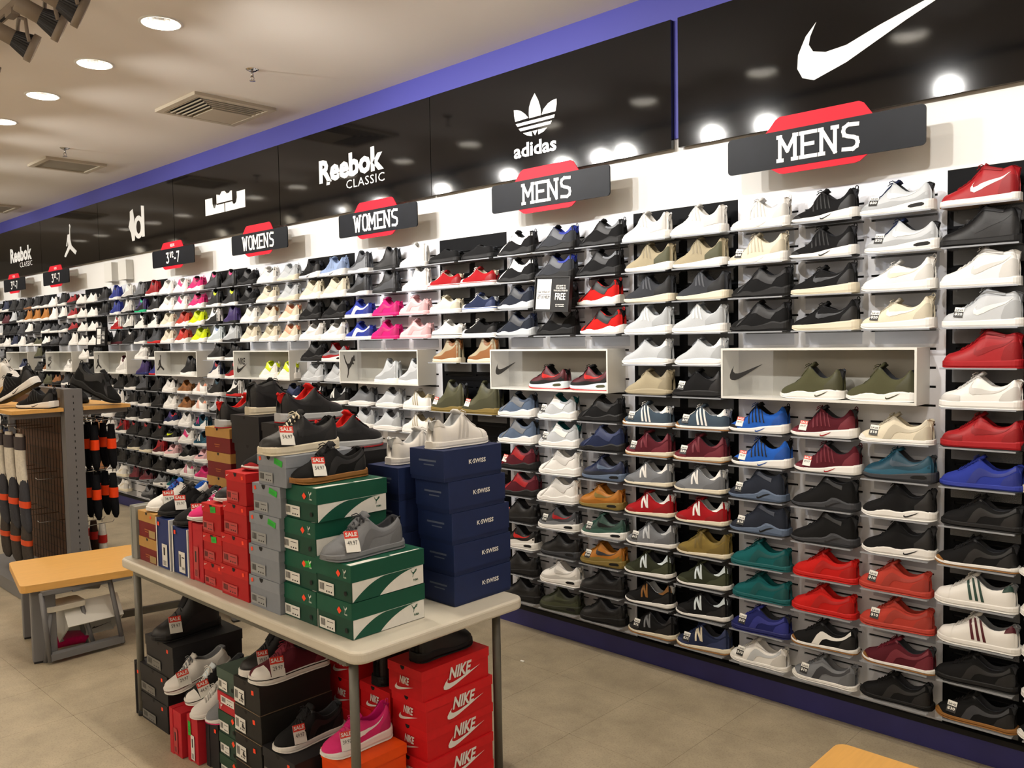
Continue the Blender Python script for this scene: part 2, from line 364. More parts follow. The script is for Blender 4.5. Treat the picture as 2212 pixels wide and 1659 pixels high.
# ------------------------------------------------------------ banners
BS = [-.46, -2.287, -4.127, -5.938, -7.79, -9.618, -11.45, -13.27, -15.09, -16.9]
BT = [3.273, 2.648]
BL = ['with large white tick mark, nearest', 'with white three-leaf emblem and word', 'with two-line white lettering above WOMENS sign', 'with white crown-like emblem', 'with round white two-letter emblem', 'with white leaping player emblem', 'with small two-line lettering at far left', 'blank, second from the far end', 'blank, at the far end']
for i in range(9):
    x1, x0 = BS[i], BS[i+1]+(.005 if i else .0)
    if i == 0: x0 = -2.287
    if i == 1: x1 = -2.322
    t = thing('banner_panel', 'glossy black banner panel '+BL[i], 'banner panel', (0, 0, 0), group='glossy black banners above the shoe wall')
    MB().box(x0, x1-.003, -.036-.003*(i == 1), -.014, BT[1], BT[0]).build('board', M_ban, t)
    e = MB()
    y = -.0385-.003*(i == 1)
    if i == 0:
        T = [(-1.59, 3.068), (-1.617, 3.012), (-1.623, 2.978), (-1.604, 2.946), (-1.549, 2.93), (-1.459, 2.938), (-1.326, 2.984), (-1.145, 3.036), (-.84, 3.135)]
        B = [(-1.59, 3.068), (-1.638, 3.017), (-1.672, 2.946), (-1.676, 2.887), (-1.652, 2.842), (-1.60, 2.822), (-1.459, 2.866), (-1.217, 2.978), (-.84, 3.135)]
        e.strip(T, B, y)
    if i == 1:
        for P in ([(-3.387, 3.042), (-3.363, 3.039), (-3.331, 3.027), (-3.3, 3.005), (-3.274, 2.978), (-3.377, 2.974), (-3.385, 3.009)],
                  [(-3.224, 3.106), (-3.199, 3.065), (-3.185, 3.029), (-3.178, 2.997), (-3.179, 2.975), (-3.268, 2.974), (-3.271, 3.004), (-3.267, 3.037), (-3.252, 3.071)],
                  [(-3.062, 3.043), (-3.062, 3.013), (-3.071, 2.976), (-3.174, 2.976), (-3.159, 3.005), (-3.125, 3.03), (-3.095, 3.04)],
                  [(-3.373, 2.96), (-3.077, 2.96), (-3.083, 2.943), (-3.361, 2.943)], [(-3.352, 2.93), (-3.098, 2.93), (-3.11, 2.913), (-3.337, 2.913)],
                  [(-3.318, 2.899), (-3.25, 2.899), (-3.248, 2.871), (-3.287, 2.881)], [(-3.246, 2.899), (-3.206, 2.899), (-3.225, 2.87)],
                  [(-3.202, 2.899), (-3.134, 2.899), (-3.161, 2.881), (-3.201, 2.872)]): e.prism(P, y, y+.002)
        v, f = textw('adidas', .325, .082, bold=.028); e.add([(a-3.23, y, c+2.803) for a, b, c in v], f)
    if i == 2:
        v, f = textw('Reebok', .77, .17, bold=.045); e.add([(a-4.995, y, c+2.975) for a, b, c in v], f)
        e.prism([(-5.285, 2.90), (-5.24, 2.90), (-5.25, 2.872), (-5.29, 2.872)], y, y+.002); v, f = textw('CLASSIC', .44, .06, bold=.0, spacing=1.1); e.add([(a-4.825, y, c+2.842) for a, b, c in v], f)
    if i == 3:
        e.prism([(-7.16, 3.0), (-7.031, 3.0), (-7.028, 2.948), (-7.01, 2.91), (-6.985, 2.905), (-6.961, 2.936), (-6.954, 2.928), (-6.82, 2.928), (-6.82, 2.855), (-7.162, 2.855)], y, y+.002)
        e.prism([(-6.805, 2.855), (-6.805, 2.928), (-6.682, 2.928), (-6.67, 2.908), (-6.646, 2.902), (-6.62, 2.912), (-6.602, 2.95), (-6.602, 3.0), (-6.464, 3.0), (-6.467, 2.855)], y, y+.002)
        e.prism([(-6.954, 2.94), (-6.954, 3.019), (-6.924, 3.014), (-6.895, 3.005), (-6.858, 3.033), (-6.81, 3.033), (-6.77, 3.005), (-6.727, 3.008), (-6.712, 3.02), (-6.682, 3.02), (-6.682, 2.94)], y, y+.002)
    if i == 4:
        cx, cz = -8.575, 2.905; n = 20; vs = []; 
        for k in range(n): a = 2*math.pi*k/n; vs += [(cx+.115*math.cos(a), y, cz+.115*math.sin(a)), (cx+.052*math.cos(a), y, cz+.066*math.sin(a))]
        e.add(vs, [(2*k, 2*k+1, 2*((k+1) % n)+1, 2*((k+1) % n)) for k in range(n)])
        e.prism([(-8.50, 2.80), (-8.44, 2.80), (-8.43, 3.10), (-8.50, 3.11)], y-.0005, y+.002)
        e.prism([(-8.77, 3.08), (-8.70, 3.10), (-8.67, 3.0), (-8.685, 2.93), (-8.66, 2.86), (-8.68, 2.78), (-8.74, 2.78), (-8.76, 2.86), (-8.815, 2.93), (-8.775, 3.0)], y-.0005, y+.002)
    if i == 5: e.prism(JUMP, y, y+.002)
    if i == 6:
        v, f = textw('Reebok', .85, .19, bold=.045); e.add([(a-12.22, y, c+2.93) for a, b, c in v], f); v, f = textw('CLASSIC', .48, .065, bold=.0, spacing=1.1); e.add([(a-12.03, y, c+2.79) for a, b, c in v], f)
    if e.v: e.build('emblem', M_white, t)

# ------------------------------------------------------------ department signs
def rrect(x0, x1, z0, z1, r, seg=5, chamfer=0):
    pts = []
    for cx, cz, st in ((x1-r, z1-r, 0), (x0+r, z1-r, 90), (x0+r, z0+r, 180), (x1-r, z0+r, 270)):
        pts += [(cx+r*math.cos(R(st+90*i/seg)), cz+r*math.sin(R(st+90*i/seg))) for i in range(seg+1)]
    return pts
def dept_sign(k, txt, kids, label):
    cx = XW-k*TT+WW/2; y = -.165
    t = thing('department_sign', label, 'sign', (cx, y, 2.52), group='department signs on the shoe wall')
    MB().prism(rrect(-.422, .422, -.078, .08, .018), -.004, .004).build('plate', M_sign, t)
    tr = MB()
    tr.prism([(-.24, .08), (.22, .08), (.185, .13), (.165, .14), (-.175, .14), (-.195, .13)], -.002, .003)
    tr.prism([(-.215, -.078), (-.18, -.1), (-.16, -.105), (.15, -.105), (.17, -.1), (.2, -.078)], -.002, .003)
    tr.build('red_tab', M_red, t)
    L = MB()
    if kids:
        x = strokes(L, '3', -.12, -.045, .085, .85, .016, -.0052)
        x = strokes(L, '1', x+.005, .0, .045, .8, .011, -.0052); x = strokes(L, '/', x-.004, .0, .045, .8, .009, -.0052)
        x = strokes(L, '2', x-.004, .0, .045, .8, .011, -.0052)
        x = strokes(L, '-', x+.01, -.045, .085, .85, .016, -.0052); strokes(L, '7', x, -.045, .085, .85, .016, -.0052)
        v, f = textw('KIDS', .085, .028, bold=.02); L.add([(a, -.0028, c+.108) for a, b, c in v], f)
    else:
        hw = {'MENS': .68, 'WOMENS': .60}[txt]; tw = strokes(MB(), txt, 0, 0, .10, hw, .016)-.36*.10*hw
        strokes(L, txt, -tw/2-.005, -.048, .10, hw, .016, -.0052)
    L.build('lettering', M_white, t)
    b = MB()
    for sx in (-.2, .2): b.box(sx-.012, sx+.012, .004, .165, .01, .05)
    b.build('wall_bracket', M_box, t)
for k, tx, kd, lb in ((0, 'MENS', 0, 'black and red MENS sign, nearest and largest in view'), (1, 'MENS', 0, 'black and red MENS sign under the three-leaf emblem'),
                      (2, 'WOMENS', 0, 'black and red WOMENS sign, the right one of two'), (3, 'WOMENS', 0, 'black and red WOMENS sign, the left one of two'),
                      (4, '', 1, 'black sign reading 3 1/2 to 7 with red KIDS tab, nearest of its kind'), (6, '', 1, 'black sign reading 3 1/2 to 7, below the leaping player emblem'),
                      (7, '', 1, 'black sign reading 3 1/2 to 7, at far left of picture'), (8, '', 1, 'black sign reading 3 1/2 to 7, cut by the left picture edge')):
    dept_sign(k, tx, kd, lb)
for j, xx in enumerate((-9.3, -8.93)):
    t = MB().box(-.1, .1, -.075, -.07, -.1, .1).box(-.1, -.095, -.07, 0, -.1, .1).box(.095, .1, -.07, 0, -.1, .1).build('sign_bracket', M_box, label=['empty white sign bracket on the wall, left one of two', 'empty white sign bracket on the wall, right one of two'][j], cat='bracket', group='empty sign brackets')
    t.location = (xx, -.001, 2.5)
def help_sign(x, y, z, label, tilt):
    t = thing('framed_notice', label, 'sign', (x, y, z), rot=(R(-4), R(tilt), 0), group='framed help notices')
    W, H = .118, .088
    fr = MB(); fr.box(-W, W, -.004, .012, -H, H); fr.build('board', M_dark, t)
    f2 = MB()
    for a in ((-W-.006, -W, -H-.006, H+.006), (W, W+.006, -H-.006, H+.006), (-W, W, -H-.006, -H), (-W, W, H, H+.006)): f2.box(a[0], a[1], -.01, .016, a[2], a[3])
    f2.build('frame', M_black, t)
    MB().add([(-W+.008, -.005, -H+.006), (-.008, -.005, -H+.006), (-.008, -.005, H-.008), (-W+.008, -.005, H-.008)], [(0, 1, 2, 3)]).build('white_card', M_white, t)
    L = MB(); cx = -W/2
    v, f = textw("Can't find it?", .088, .014, bold=.02); L.add([(a+cx, -.0056, c+.012) for a, b, c in v], f)
    v, f = textw('LET US HELP!', .09, .017, bold=.03); L.add([(a+cx, -.0056, c-.016) for a, b, c in v], f)
    L.add([(cx-.046, -.0056, -.0015), (cx+.046, -.0056, -.0015), (cx+.046, -.0056, .0005), (cx-.046, -.0056, .0005)], [(0, 1, 2, 3)])
    L.build('black_lettering', M_black, t)
    L = MB(); cx = W/2
    for s, wd, h, zz in (("LET'S SHIP TO", .066, .009, .045), ('YOUR HOME OR', .07, .009, .032), ('YOUR LOCAL STORE FOR', .098, .009, .019), ('FREE', .072, .036, -.012), ('ask a store associate', .06, .006, -.055), ('for details', .06, .006, -.064)):
        v, f = textw(s, wd, h, bold=.02); L.add([(a+cx, -.0048, c+zz) for a, b, c in v], f)
    L.build('white_lettering', M_white, t)
help_sign(-2.972, -.205, 1.958, "framed notice Can't find it, LET US HELP, among black runners on second white panel", 3)
help_sign(-9.22, -.2, 1.82, 'small framed help notice on the distant sixth white panel', 0)

# ------------------------------------------------------------ white display boxes on the panels
def display_box(k, logo, label):
    x0 = XW-k*TT-.005; wd = .858; d = .17; z0 = 1.431; h = .23; th = .009
    t = thing('display_box', label, 'display box', (x0, -.014, z0), group='white display boxes along the shoe wall')
    b = MB(); b.box(0, wd, -d+.014, 0, 0, th); b.box(0, wd, -d+.014, 0, h-th, h); b.box(0, th, -d+.014, 0, th, h-th); b.box(wd-th, wd, -d+.014, 0, th, h-th)
    b.build('box_frame', M_box, t)
    MB().box(th, wd-th, -.006, -.001, th, h-th).build('back_panel', mat('display_back', '#a9a79f', rough=.5), t)
    MB().box(th, .255, -d+.016, -d+.018, th, h-th).build('front_pane', M_plex, t)
    MB().box(.2535, .2560, -d+.018, -.008, th, h-th).build('side_pane', M_plex, t)
    L = MB(); y = -d+.0145
    if logo == 'sw': swoosh(L, .045, .085, .165, y)
    if logo == 'cat': bigcat(L, .055, .035, .165, y)
    if logo == 'jm': jumper(L, .125, .045, .15, y)
    if logo in ('nike', 'sb'):
        v, f = textw('NIKE', .12, .055, bold=.03, shear=.25); L.add([(a+.135, y, c+.145) for a, b, c in v], f); swoosh(L, .055, .05, .17, y)
        if logo == 'sb': v, f = textw('SB', .04, .03, bold=.03); L.add([(a+.13, y, c+.045) for a, b, c in v], f)
    L.build('logo', M_black, t); return t
for k, lg, lb in ((0, 'sw', 'white display box with black tick mark holding olive sneakers'), (1, 'sw', 'white display box with black tick mark holding red and black sneakers'),
                  (2, 'cat', 'white display box with black leaping cat holding white high top'), (3, 'nike', 'white display box with black lettering over tick, holding yellow and white sneakers'),
                  (4, 'jm', 'white display box with leaping player mark holding a black high top'), (5, 'jm', 'white display box with leaping player mark holding white and maroon high top'),
                  (6, 'sb', 'white display box with small lettered mark, white sneaker inside'), (7, 'sw', 'white display box with small tick mark at far left, navy sneaker inside'),
                  (8, 'sw', 'white display box cut by the left edge of the picture')): display_box(k, lg, lb)

# ------------------------------------------------------------ sneakers: one loft, many lasts
def curve(pts):
    xs = [p[0] for p in pts]; ys = [p[1] for p in pts]; n = len(pts); m = [0]*n
    for i in range(n):
        a, b = max(i-1, 0), min(i+1, n-1); m[i] = (ys[b]-ys[a])/(xs[b]-xs[a])
    def f(t):
        if t <= xs[0]: return ys[0]
        if t >= xs[-1]: return ys[-1]
        i = max(k for k in range(n-1) if xs[k] <= t); h = xs[i+1]-xs[i]; u = (t-xs[i])/h
        return (2*u**3-3*u*u+1)*ys[i]+(u**3-2*u*u+u)*h*m[i]+(-2*u**3+3*u*u)*ys[i+1]+(u**3-u*u)*h*m[i+1]
    return f
class Last:
    def __init__(s, sole, bot, top, topen=.48, L=.287, W=.104, lean=.36, tong=.03, heelr=.13, toer=.24, tl=.13):
        if topen < .53 and len(top) > 10:      # low collars: broad dip behind the tongue, rounded heel tab
            pk = max(z for t, z in top if .45 < t < .53); dip = min(z for t, z in top if .6 < t < .87); hl = max(z for t, z in top if t > .88)
            md = [z for t, z in top if .26 < t < .32][0]
            dip += .12*(pk-dip); top = [p for p in top if p[0] < .32]+[(.40, md+(pk-md)*.62), (.46, pk-.004), (.49, pk-.001), (.525, pk-.008), (.58, dip+(pk-dip)*.52), (.645, dip+(pk-dip)*.15), (.72, dip), (.80, dip+(hl-dip)*.14), (.87, dip+(hl-dip)*.5), (.925, hl*.97), (.965, hl), (1, hl*.93)]
            topen = .475
        s.sole, s.bot, s.top = curve(sole), curve(bot), curve(top); s.topen = topen; s.L, s.W, s.lean = L, W, lean; s.tong = tong; s.heelr = heelr; s.toer = toer; s.tl = tl
        s.wf = curve([(0, .47), (.15, .495), (.3, .5), (.45, .45), (.6, .41), (.75, .39), (.9, .4), (1, .4)])
    def hw(s, t):
        w = s.wf(t)*s.W
        if t < s.toer: w *= math.sqrt(max(1-(1-t/s.toer)**2.3, 0))
        if t > 1-s.heelr: w *= math.sqrt(max(1-((t-1+s.heelr)/(s.heelr*1.06))**2.4, 0))
        return max(w, .002)
    def S(s, t, v, side=-1, eps=0):        # outer surface, v = 0 at the sole line and 1 at the top line or collar
        w = s.hw(t); a = min(max((t-s.topen+.05)/.08, 0), 1); a = a*a*(3-2*a); ln = 1-(1-s.lean)*a
        z0 = s.sole(t)-.002; zt = s.top(t)
        y = w*(1-ln*max(v, 0)**2.6)+eps*(1-.6*v); z = z0+(zt-z0)*(1-(1-v)**1.35)+eps*v
        hx = min(max((t-.80)/.20, 0), 1)**2*(.017*max(v, 0)**1.8+.004*(1-v)**2)
        return ((t-.5)*s.L-hx, side*y, z)
    def Q(s, t, v, side=-1, eps=0):        # side of the midsole, v = 0 at the ground and 1 at the sole line
        b, tp = s.bot(t), s.sole(t); return ((t-.5)*(s.L+.008), side*(s.hw(t)+.004+eps), b+(tp-b)*v)
TSN = [0, .012, .035, .07, .11, .16, .21, .27, .33, .39, .44]
def loft_upper(A, lo=False):
    to = A.topen; ts = [t for t in TSN if t < to-.03]+[to]+[to+(1-to)*q for q in (.06, .14, .24, .35, .46, .57, .68, .78, .86, .92, .965, 1)]
    if lo: ts = [ts[i] for i in range(len(ts)) if i % 2 == 0 or ts[i] in (to, 1, 0)]
    vs_ = [0, .25, .5, .75, .92, 1] if not lo else [0, .4, .8, 1]
    nv = len(vs_); up = MB(); io = ts.index(to)
    G = []
    for t in ts:
        row = [A.S(t, v, -1) for v in vs_]+[A.S(t, v, 1) for v in vs_[::-1]]; G += row
    n = 2*nv; fs = []
    for i in range(len(ts)-1):
        for k in range(n-1):
            if k == nv-1: continue
            fs.append((i*n+k, (i+1)*n+k, (i+1)*n+k+1, i*n+k+1))
        if i < io-1 or False: pass
    fs.append(tuple((len(ts)-1)*n+k for k in range(n)))
    up.add(G, fs, 0, True)
    ln = MB(); Lr = []
    for i in range(io, len(ts)):
        t = ts[i]; w = A.hw(t)*(1-A.lean); zt = A.top(t); zi = A.sole(t)+.012; x = (t-.5)*A.L
        e = (i-io)/(len(ts)-1-io); dp = min(1, min(e, 1-e)*5)
        zi = zt+(zi-zt)*dp; th = .0035
        Lr += [(x, -w, zt), (x, -w+th, zt+.0012), (x, -max(w-2*th, .001), zt-.004), (x, -max(w*.8, .001), zi+(zt-zi)*.3), (x, 0, zi), (x, max(w*.8, .001), zi+(zt-zi)*.3), (x, max(w-2*th, .001), zt-.004), (x, w-th, zt+.0012), (x, w, zt)]
    q = 9; ln.add(Lr, [(i*q+k, (i+1)*q+k, (i+1)*q+k+1, i*q+k+1) for i in range(len(ts)-io-1) for k in range(q-1)], 0, True)
    return up, ln
def loft_sole(A, z0f, z1f, grow=.004, lo=False):
    ts = [0, .01, .03, .07, .12, .18, .26, .34, .42, .5, .58, .66, .74, .81, .87, .92, .955, .98, .995, 1]
    if lo: ts = [0, .03, .12, .26, .42, .6, .78, .9, .97, 1]
    vs = []; n = 8
    for t in ts:
        w = A.hw(t)+grow; b, tp = z0f(t), z1f(t); h = max(tp-b, .001); x = (t-.5)*(A.L+2*grow)
        vs += [(x, -w*.93, b), (x, -w, b+h*.25), (x, -w+.001, b+h*.8), (x, -w+.005, tp), (x, w-.005, tp), (x, w-.001, b+h*.8), (x, w, b+h*.25), (x, w*.93, b)]
    fs = [(i*n+k, i*n+(k+1) % n, (i+1)*n+(k+1) % n, (i+1)*n+k) for i in range(len(ts)-1) for k in range(n)]
    fs = [f[::-1] for f in fs]
    fs += [tuple(range(n)), tuple((len(ts)-1)*n+k for k in range(n))[::-1]]
    return MB().add(vs, fs, 0, False)
SIDE = -1
def over(A, strips, eps=.0014, sides=None, sub=3, sole=False):   # panel laid on the outer surface: strips of (upper edge, lower edge) in (t, v)
    mb = MB(); SF = A.Q if sole else A.S; sides = sides or (SIDE,)
    for T, B in strips:
        T2, B2 = [], []
        for i in range(len(T)-1):
            for j in range(sub): u = j/sub; T2.append((T[i][0]+(T[i+1][0]-T[i][0])*u, T[i][1]+(T[i+1][1]-T[i][1])*u)); B2.append((B[i][0]+(B[i+1][0]-B[i][0])*u, B[i][1]+(B[i+1][1]-B[i][1])*u))
        T2.append(T[-1]); B2.append(B[-1]); n = len(T2); K = 5
        for sd in sides:
            vs = []
            for k in range(K):
                q = k/(K-1)
                vs += [SF(B2[i][0]+(T2[i][0]-B2[i][0])*q, B2[i][1]+(T2[i][1]-B2[i][1])*q, sd, eps) for i in range(n)]
            fs = [(k*n+i, k*n+i+1, (k+1)*n+i+1, (k+1)*n+i) for k in range(K-1) for i in range(n-1)]
            if sd > 0: fs = [f[::-1] for f in fs]
            mb.add(vs, fs, 0, True)
    return mb
def tongue(A, k=1.0):
    mb = MB(); t0 = A.topen-.13; n = 7; vs = []
    for i in range(n):
        u = i/(n-1); t = t0+u*(A.tl+.06); x = (t-.5)*A.L
        if t < A.topen: z = A.top(t)+.001
        else: z = A.top(A.topen)+(t-A.topen)*A.L*(A.tong/(max(t0+A.tl+.06-A.topen, .01)*A.L))+.001
        wd = .019+.006*u; c = .006*u
        vs += [(x, -wd, z-c), (x, -wd*.5, z+.002), (x, wd*.5, z+.002), (x, wd, z-c), (x+.007, wd*.9, z-.005-c), (x+.008, 0, z-.004), (x+.007, -wd*.9, z-.005-c)]
    q = 7; fs = [(i*q+j, i*q+(j+1) % q, (i+1)*q+(j+1) % q, (i+1)*q+j) for i in range(n-1) for j in range(q)]
    fs = [f[::-1] for f in fs]+[tuple(range(q)), tuple((n-1)*q+j for j in range(q))[::-1]]
    return mb.add(vs, fs, 0, True)
def laces(A, n=5, t0=.26, wd=.017, r=.0022, bow=True):
    mb = MB(); t1 = A.topen-.01
    for i in range(n):
        t = t0+(t1-t0)*i/(n-1); x = (t-.5)*A.L; z = A.top(t)+.0015; dx = (t1-t0)/(n-1)*A.L*.55
        mb.tube([(x, -wd-.004, z-.007), (x+dx*.2, -wd*.6, z-.0005), (x+dx*.5, 0, z+.003+dx*.15), (x+dx*.8, wd*.6, z+dx*.25), (x+dx, wd+.004, z-.006+dx*.3)], r, 5)
    if bow:
        x = (A.topen-.5)*A.L; z = A.top(A.topen)+.004
        for sd in (-1, 1):
            mb.tube([(x, 0, z), (x-.006, sd*.012, z+.007), (x-.014, sd*.026, z), (x-.012, sd*.024, z-.006), (x-.004, sd*.01, z-.001)], r*.8, 5)
            mb.tube([(x, 0, z), (x-.01, sd*.014, z-.003), (x-.02, sd*.024, z-.014)], r*.8, 5)
    return mb
def lacerows(A):
    mb = MB(); t1 = A.topen-.02
    for i in range(6):
        t = .24+(t1-.24)*i/5; p = A.S(t, .80, SIDE, .001); q = A.S(t+.02, 1, SIDE, .003)
        mb.tube([p, ((p[0]+q[0])/2, (p[1]+q[1])/2, (p[2]+q[2])/2+.002), (q[0], 0, q[2]+.002)], .0032, 5)
    return mb
def loop(A, t=.985, dz=.012, r=.009):
    x = (t-.5)*A.L; z = A.top(t)+dz*.5
    return MB().tube([(x+r*math.cos(a)*.7-.002, 0, z+r*math.sin(a)) for a in [2*math.pi*k/9-.5 for k in range(10)]], .0022, 5)
SWT = [(.47, .80), (.44, .58), (.455, .42), (.51, .38), (.6, .45), (.72, .60), (.85, .78), (.96, .93)]
SWB = [(.47, .80), (.415, .50), (.42, .26), (.47, .12), (.56, .16), (.70, .38), (.84, .64), (.96, .93)]
def sw_at(x0, dx, v0, dv): return [([(x0+(t-.415)/.545*dx, v0+(v-.12)/.81*dv) for t, v in SWT], [(x0+(t-.415)/.545*dx, v0+(v-.12)/.81*dv) for t, v in SWB])]
STRIPES = [([(.395+.07*k, .97), (.425+.07*k, .97)], [(.46+.07*k, .06), (.497+.07*k, .06)]) for k in range(3)]
LETN = [([(.38, .84), (.412, .84)], [(.405, .2), (.437, .2)]), ([(.485, .84), (.517, .84)], [(.51, .2), (.542, .2)]), ([(.38, .84), (.425, .84)], [(.497, .2), (.542, .2)])]
FORM = [([(.36, .02), (.43, .38), (.52, .58), (.66, .66), (.8, .74), (.95, .86)], [(.47, .02), (.52, .22), (.58, .34), (.69, .44), (.81, .54), (.95, .64)])]
FLATB = [(0, .008), (.08, .002), (.2, 0), (1, 0)]
PADB = [(0, .014), (.1, .004), (.25, 0), (.9, 0), (1, .005)]
A_ = {
 'pr': Last([(0, .024), (.2, .024), (.45, .027), (.6, .036), (.8, .044), (1, .05)], PADB, [(0, .027), (.05, .041), (.15, .054), (.3, .071), (.42, .1), (.5, .129), (.56, .118), (.66, .088), (.74, .082), (.84, .1), (.93, .128), (1, .118)], .5, tong=.012),
 'ub': Last([(0, .028), (.2, .026), (.45, .031), (.65, .038), (.85, .046), (1, .046)], PADB, [(0, .031), (.05, .046), (.15, .062), (.3, .084), (.42, .113), (.5, .142), (.56, .128), (.66, .09), (.74, .083), (.84, .1), (.93, .134), (1, .122)], .49, tong=.01),
 'hu': Last([(0, .026), (.15, .024), (.3, .036), (.42, .028), (.6, .036), (.75, .05), (.88, .043), (1, .055)], PADB, [(0, .03), (.05, .046), (.15, .06), (.3, .083), (.42, .11), (.5, .136), (.57, .126), (.67, .1), (.76, .092), (.85, .106), (.94, .132), (1, .122)], .5, tong=.01),
 'ro': Last([(0, .026), (.2, .028), (.5, .033), (.8, .041), (1, .046)], PADB, [(0, .029), (.05, .046), (.15, .058), (.3, .078), (.42, .096), (.5, .111), (.58, .1), (.68, .082), (.77, .082), (.86, .1), (.95, .13), (1, .12)], .51, tong=.016),
 'am': Last([(0, .026), (.2, .026), (.45, .029), (.6, .036), (.8, .044), (1, .046)], PADB, [(0, .03), (.05, .05), (.14, .064), (.3, .08), (.42, .104), (.5, .127), (.57, .115), (.67, .084), (.76, .074), (.85, .084), (.94, .112), (1, .1)], .5, tong=.01),
 'ct': Last([(0, .024), (.2, .024), (.6, .024), (1, .026)], FLATB, [(0, .026), (.05, .044), (.14, .056), (.28, .074), (.4, .099), (.49, .118), (.57, .104), (.67, .076), (.76, .068), (.85, .077), (.94, .1), (1, .088)], .48, tong=.013),
 'ss': Last([(0, .026), (.2, .026), (.6, .026), (1, .027)], FLATB, [(0, .028), (.05, .048), (.14, .058), (.28, .077), (.4, .102), (.5, .124), (.58, .108), (.68, .08), (.77, .071), (.86, .08), (.94, .106), (1, .094)], .5, tong=.013),
 'cv': Last([(0, .03), (.2, .026), (.6, .026), (1, .028)], FLATB, [(0, .032), (.05, .048), (.14, .052), (.28, .066), (.4, .089), (.48, .104), (.56, .09), (.66, .072), (.75, .066), (.85, .072), (.95, .088), (1, .082)], .47, tong=.012),
 'nb': Last([(0, .022), (.2, .019), (.5, .022), (.8, .029), (1, .031)], [(0, .014), (.1, .004), (.25, 0), (.9, .001), (1, .008)], [(0, .026), (.05, .042), (.14, .053), (.28, .073), (.4, .1), (.49, .122), (.56, .108), (.66, .075), (.75, .066), (.84, .08), (.94, .122), (1, .108)], .48, tong=.012),
 'rt': Last([(0, .02), (.2, .018), (.6, .018), (1, .021)], [(0, .01), (.1, .002), (.3, 0), (1, 0)], [(0, .024), (.05, .04), (.14, .05), (.28, .07), (.4, .094), (.48, .112), (.56, .094), (.66, .068), (.75, .062), (.84, .072), (.94, .102), (1, .09)], .47, tong=.013),
 'ts': Last([(0, .022), (.2, .026), (.45, .036), (.7, .038), (.9, .034), (1, .026)], [(0, .016), (.12, .004), (.3, 0), (.85, 0), (1, .01)], [(0, .026), (.05, .04), (.15, .056), (.3, .08), (.42, .106), (.5, .128), (.57, .114), (.67, .088), (.76, .082), (.85, .1), (.94, .13), (1, .116)], .5, tong=.01),
 'af': Last([(0, .03), (.2, .03), (.5, .031), (1, .037)], [(0, .006), (.08, 0), (1, 0)], [(0, .033), (.05, .055), (.14, .064), (.28, .081), (.4, .105), (.5, .128), (.58, .112), (.68, .085), (.77, .077), (.86, .088), (.94, .113), (1, .1)], .5, tong=.015),
 'md': Last([(0, .03), (.2, .03), (.5, .031), (1, .037)], [(0, .006), (.08, 0), (1, 0)], [(0, .033), (.05, .055), (.14, .064), (.28, .082), (.4, .106), (.48, .13), (.55, .15), (.65, .146), (.8, .132), (.93, .14), (1, .13)], .55, tong=.012, lean=.42, tl=.1),
 'bk': Last([(0, .026), (.2, .028), (.45, .024), (.7, .036), (1, .036)], [(0, .01), (.1, .002), (.25, 0), (1, 0)], [(0, .03), (.05, .05), (.14, .06), (.28, .08), (.4, .108), (.48, .14), (.54, .166), (.6, .164), (.68, .142), (.76, .136), (.85, .146), (.94, .163), (1, .15)], .54, tong=.012, lean=.42, tl=.1, L=.278),
 'sl': Last([(0, .026), (.2, .03), (.6, .032), (1, .036)], PADB, [(0, .03), (.06, .045), (.2, .058), (.35, .07), (.45, .082), (.52, .088), (.62, .08), (.75, .074), (.88, .076), (1, .07)], .52, tong=.004, tl=.08),
 'kw': Last([(0, .022), (.2, .022), (.4, .03), (.55, .036), (.65, .058), (.74, .056), (.86, .042), (1, .038)], PADB, [(0, .026), (.05, .042), (.15, .056), (.3, .078), (.42, .104), (.5, .136), (.56, .14), (.68, .12), (.82, .118), (.94, .132), (1, .116)], .54, tong=.01, lean=.42, tl=.09),
 'hy': Last([(0, .024), (.15, .02), (.3, .034), (.42, .036), (.55, .03), (.7, .042), (.85, .046), (1, .036)], PADB, [(0, .03), (.05, .046), (.15, .06), (.3, .082), (.42, .11), (.5, .142), (.57, .132), (.67, .096), (.76, .082), (.85, .096), (.94, .13), (1, .116)], .5, tong=.016),
}
A_['dr'] = A_['rt']
